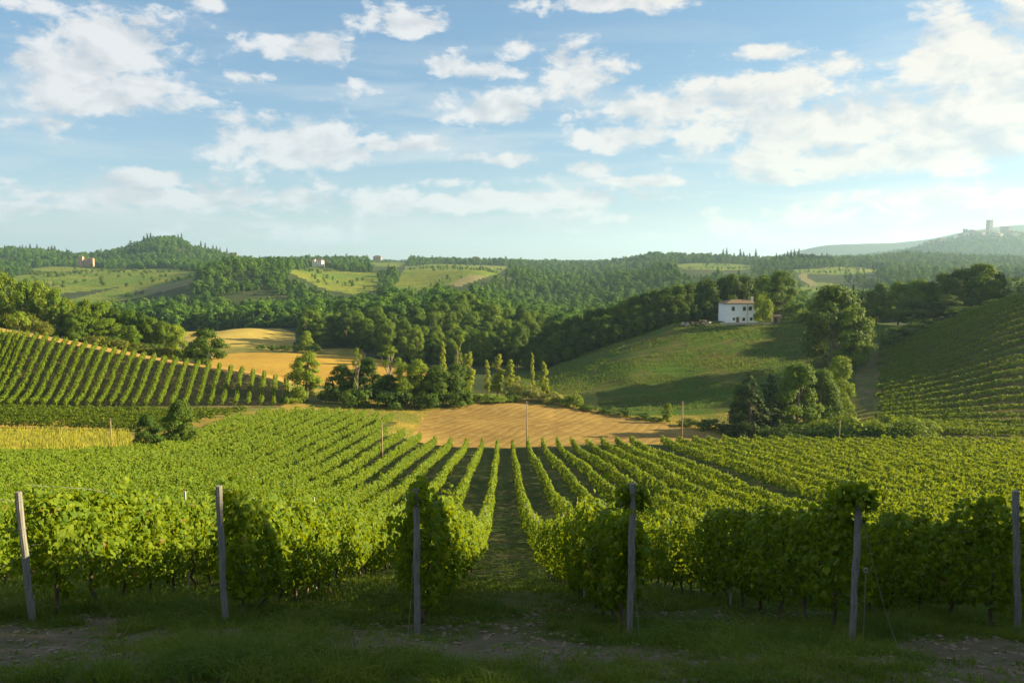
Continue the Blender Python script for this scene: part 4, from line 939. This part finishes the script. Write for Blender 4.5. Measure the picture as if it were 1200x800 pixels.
def town():
    def tower(px, top, wpx, label):
        Y = 3850.; x, zt = project(px, top, Y); z = g1(x, Y); w_ = wpx / FPX * Y; h = zt - z + 4
        t = thing('stone_tower', label, 'tower', (x, Y, z - 4), R(14))
        b = MB(); b.box((0, 0, h / 2), (w_, w_, h), 0, .95); link('shaft', b.mesh('shaft'), M['stone'], t)
        b = MB(); b.box((0, 0, h + 1.5), (w_ * .98, w_ * .98, 3.0)); link('parapet', b.mesh('parapet'), M['stone'], t)
        for k in range(3): b = MB(); b.box((0, -w_ / 2 - .1, h * (.4 + .22 * k)), (1.6, .5, 3)); link('window', b.mesh('window'), M['dark_opening'], t)
    tower(1131.5, 269, 4.0, 'shorter stone tower furthest left on the hazy hill'); tower(1139, 270, 5.2, 'broad low stone tower second from left on the hazy hill'); tower(1160, 258.5, 5.2, 'tallest stone tower standing on the hazy hill')
    tower(1175.5, 266, 3.8, 'left one of two close stone towers right of the tallest'); tower(1181.5, 266, 4.2, 'right one of two close stone towers right of the tallest')
    rr = random.Random(3)
    for i in range(22):
        px = 1122 + i * 3.1 + rr.uniform(-1, 1)
        far_building(px, 3780 + rr.uniform(-60, 40), rr.uniform(14, 26), 14, rr.uniform(9, 17), rr.choice(['cream', 'stone', 'ochre']), 'hazy town house on the hilltop at the feet of the stone towers', rr.uniform(-20, 20), lift=2, wins=2, name='town_house')
        COL.objects  # keep order
    for o in bpy.data.objects:
        if o.name.startswith('town_house'): o['group'] = 'houses of the hilltop town'
town()

# ------------------------------------------------------------------ utility poles
def pole(px, py_b, py_t, y0, y1, label, r=.11):
    X, Y, Z = hit(px, py_b, y0, y1); zt = project(px, py_t, Y)[1]; H = zt - Z
    t = thing('utility_pole', label, 'pole', (X, Y, Z))
    b = MB(); b.tube([(0, 0, -.4), (.02, 0, H * .5), (0, 0, H)], [r * 1.15, r, r * .8], 8); link('shaft', b.mesh('shaft', True), M['pole'], t)
    b = MB()
    for s in (-1, 1): b.tube([(s * r, 0, H - .35), (s * (r + .18), 0, H - .35), (s * (r + .18), 0, H - .15)], [.02, .02, .045], 6)
    link('insulator', b.mesh('insulator'), M['metal'], t)
pole(617, 527, 470, 130, 175, 'thin wooden pole in front of the ploughed field')
pole(799, 517, 470, 130, 175, 'brown wooden pole at the right corner of the ploughed field', .13)
pole(448, 541, 494, 120, 175, 'wooden pole on the golden track left of the ploughed field')
pole(131, 525, 490, 110, 160, 'thin brown pole at the edge of the yellow meadow', .09)
pole(983, 523, 492, 110, 165, 'pole before the long hedge at the right')

# ------------------------------------------------------------------ foreground grass and soil
def blades(X, Y, L, wd, r, curve=.45, fan=None):
    n = len(X); a = r.uniform(0, 6.28, n); lean = r.uniform(.1, .75, n) * curve
    d = np.stack([np.cos(a), np.sin(a), np.zeros(n)], 1); sd = np.stack([-np.sin(a), np.cos(a), np.zeros(n)], 1)
    b0 = np.stack([X, Y, gz(X, Y) - .01], 1); up = np.array([0, 0, 1.])
    m = b0 + up * (L * .55)[:, None] + d * (L * lean * .35)[:, None]; t = b0 + up * (L * (.95 - .3 * lean))[:, None] + d * (L * lean * 1.1)[:, None]
    w_ = (sd * wd[:, None])
    V = np.stack([b0 - w_, b0 + w_, m + w_ * .75, m - w_ * .75, t], 1).reshape(-1, 3); i = np.arange(n)[:, None] * 5
    return V, i + np.array([[0, 1, 2, 3]]), i + np.array([[3, 2, 4]])
def bare(X, Y):
    wob = .5 * fbm(X / 1.2, Y / 1.2, 3, 145)
    g = lambda x, y, sx, sy: np.exp(-((X - x + wob) / sx) ** 2 - ((Y - y + wob) / sy) ** 2)
    return .75 * g(-4.6, 8.9, 1.1, 1.2) + .5 * g(-3.4, 11.5, .9, 1.0) + .8 * g(-.1, 9.2, .95, 1.6) + .6 * g(.15, 13.5, .5, 3.5) + .9 * g(5.2, 9.4, 1.1, 1.1) + .4 * g(1.6, 10.6, .6, .5)
def tufts(n, x0, x1, y0, y1, per, lo, hi, spread, wd, thr, r):
    X = r.uniform(x0, x1, n); Y = r.uniform(y0, y1, n); f = fbm(X / 1.5, Y / 1.5, 4, 141) + .3 * fbm(X / .35, Y / .35, 2, 142) - bare(X, Y)
    k = f > thr + .22 * r.normal(0, 1, n); X, Y, f = X[k], Y[k], f[k]; n = len(X)
    Lc = r.uniform(lo, hi, n) * (.5 + 1.1 * np.clip(f - thr, 0, .8)) * np.where(r.random(n) < .06, 1.7, 1)
    tone = np.clip(.45 + .55 * fbm(X / .9, Y / .9, 3, 151) + r.normal(0, .12, n), 0, 1)
    tone = np.where(r.random(n) < .05, .995, tone * .97)
    i = np.repeat(np.arange(n), per); m = len(i); a = r.uniform(0, 6.28, m); q = np.sqrt(r.random(m)) * spread * (.6 + .8 * Lc[i] / hi)
    bx, by = X[i] + q * np.cos(a), Y[i] + q * np.sin(a); L = Lc[i] * r.uniform(.5, 1.15, m)
    z = gz(bx, by) - .01; out = q / spread * r.uniform(.5, 1.3, m) + r.uniform(0, .35, m); a2 = a + r.normal(0, .5, m)
    d = np.stack([np.cos(a2), np.sin(a2), a * 0], 1); b0 = np.stack([bx, by, z], 1); up = np.array([0, 0, 1.])
    a3 = r.uniform(0, 6.28, m); w_ = np.stack([np.cos(a3), np.sin(a3), a * 0], 1) * wd
    p1 = b0 + up * (L * .55)[:, None] + d * (L * out * .28)[:, None]; p2 = b0 + up * (L * (.92 - .35 * np.clip(out, 0, 1.4)))[:, None] + d * (L * out * .85)[:, None]
    V = np.stack([b0 - w_, b0 + w_, p1 + w_ * .8, p1 - w_ * .8, p2], 1).reshape(-1, 3); j = np.arange(m)[:, None] * 5
    return V, j + np.array([[0, 1, 2, 3]]), j + np.array([[3, 2, 4]]), np.clip(tone[i] + r.normal(0, .05, m) * (tone[i] < .98), 0, 1)
def build_grass():
    r = np.random.default_rng(8); Vs = []; Q = []; T = []; RN = []; n0 = 0
    for args in [(9500, -9, 9, 6.6, 13.5, 30, .08, .38, .11, .0036, -.08), (7000, -9, 9, 6.6, 13.5, 14, .03, .08, .09, .0034, -.55), (8000, -16, 16, 13, 24, 18, .08, .32, .13, .0055, -.2), (5000, -24, 24, 24, 46, 13, .08, .2, .16, .010, -.25)]:
        V, q, t, tn = tufts(*args, r); Vs.append(V); Q.append(q + n0); T.append(t + n0); RN.append(tn); n0 += len(V)
    tn = np.concatenate(RN)
    link('grass', mesh_np('grass', np.concatenate(Vs), [np.concatenate(Q), np.concatenate(T)], np.concatenate([tn, tn])), M['grass'], kind='stuff', label='rough green grass at the near edge of the vineyard', category='grass')
    n = 16000; X = r.uniform(-9, 9, n); Y = r.uniform(6.8, 17, n); ok = fbm(X / .8, Y / .8, 3, 161) - .3 * bare(X, Y) > .05; X, Y = X[ok], Y[ok]
    P = np.stack([X, Y, gz(X, Y) + r.uniform(.01, .07, len(X))], 1); V, F, Rn = leaf_mesh(P, np.tile([0., 0., 1.], (len(P), 1)), .045, KITE, .0, .45, r)
    link('weeds', mesh_np('weeds', V, [F], Rn), M['grass'], kind='stuff', label='low broad leaved weeds among the grass', category='weeds')
    # grass and dry stalks on the slope below the house
    n = 26000; X = r.uniform(0, 125, n); Y = r.uniform(210, 298, n); ok = (zone_of(X, Y, gz(X, Y)) == 9) & (fbm(X / 9, Y / 9, 3, 171) > -.25); X, Y = X[ok], Y[ok]
    V, q, t = blades(X, Y, r.uniform(.15, .7, len(X)) * (1 + np.clip(fbm(X / 9, Y / 9, 3, 171), 0, 1)), np.full(len(X), .11), r, .5); tn = np.clip(.4 + .8 * fbm(X / 14, Y / 14, 3, 172) + r.normal(0, .2, len(X)), 0, 1)
    link('slope_grass', mesh_np('slope_grass', V, [q, t], np.concatenate([tn, tn])), M['grass'], kind='stuff', label='rough grass on the slope below the white house', category='grass')
    # tall yellow grass of the meadow
    n = 16000; X = r.uniform(-100, -40, n); Y = r.uniform(104, 152, n); ok = zone_of(X, Y, gz(X, Y)) == 6; X, Y = X[ok], Y[ok]
    V, q, t = blades(X, Y, r.uniform(.4, 1.0, len(X)), np.full(len(X), .05), r, .3); tn = r.random(len(X))
    link('meadow_grass', mesh_np('meadow_grass', V, [q, t], np.concatenate([tn, tn])), M['drygrass'], kind='stuff', label='tall yellow grass of the meadow at the left', category='grass')
    # verge grass along the field edges
    n = 30000; X = r.uniform(-45, 60, n); Y = r.uniform(145, 215, n); ok = zone_of(X, Y, gz(X, Y)) == 2; X, Y = X[ok], Y[ok]
    V, q, t = blades(X, Y, r.uniform(.15, .5, len(X)), np.full(len(X), .05), r, .4); tn = r.random(len(X))
    link('verge_grass', mesh_np('verge_grass', V, [q, t], np.concatenate([tn, tn])), M['drygrass'], kind='stuff', label='dry golden grass on the verges around the ploughed field', category='grass')
    # clods of soil where the ground is bare
    n = 12000; X = r.uniform(-9, 9, n); Y = r.uniform(6.8, 14, n); f = fbm(X / 1.6, Y / 1.6, 4, 141)
    ok = f - bare(X, Y) < -.2; X, Y = X[ok], Y[ok]; n = len(X)
    ico = np.array([[0, 0, 1], [.89, 0, .45], [.28, .85, .45], [-.72, .53, .45], [-.72, -.53, .45], [.28, -.85, .45], [.72, .53, -.45], [-.28, .85, -.45], [-.89, 0, -.45], [-.28, -.85, -.45], [.72, -.53, -.45], [0, 0, -1]])
    fi = np.array([[0, 1, 2], [0, 2, 3], [0, 3, 4], [0, 4, 5], [0, 5, 1], [1, 6, 2], [2, 7, 3], [3, 8, 4], [4, 9, 5], [5, 10, 1], [6, 7, 2], [7, 8, 3], [8, 9, 4], [9, 10, 5], [10, 6, 1], [11, 7, 6], [11, 8, 7], [11, 9, 8], [11, 10, 9], [11, 6, 10]])
    sz = .005 + .035 * r.random(n) ** 5; v = ico[None] * (1 + .3 * r.normal(0, 1, (n, 12, 1))) * sz[:, None, None] * np.array([1.2, 1, .7]) + np.stack([X, Y, gz(X, Y) + sz * .2], 1)[:, None]
    link('soil_clods', mesh_np('soil_clods', v.reshape(-1, 3), [(np.arange(n)[:, None, None] * 12 + fi[None]).reshape(-1, 3)]), M['clod'], kind='stuff', label='loose clods of dry soil on the bare patches', category='soil')
build_grass()

# ------------------------------------------------------------------ trees right of the photographer, whose long shade lies over the front of the vineyard
def shade_trees():
    # unseen trees added on the right crest to shade the hillside and house slope
    rr = random.Random(17)
    for i in range(8):
        px = rr.uniform(1320, 1620); y = rr.uniform(205, 300); x = (px - 600) / FPX * y; h = rr.uniform(11, 17)
        plant_at('broad', x, y, h, h * rr.uniform(.7, .9), 'unseen leafy tree added on the right crest for its shade', 'added shade trees of the right crest')
    for (x, y, top, wd) in [(30, 23.5, 1.4, 7), (31, 19.5, 4.6, 8), (30, 15, 8.4, 8), (31, 11, 10.8, 9), (31, 7, 13, 10), (30, 1, 12, 12), (36, -8, 13, 12), (27, 17.5, 3.4, 6), (27, 13, 7.4, 7), (38, 26, 4.0, 8), (38, 20, 7.0, 9), (38, 13, 10.5, 9), (45, -18, 15, 13)]:
        h = top - g1(x, y)
        plant_at('broad', x, y, h, wd, 'leafy tree standing right of the view, shading the near vines', 'shade trees right of the view')
shade_trees()
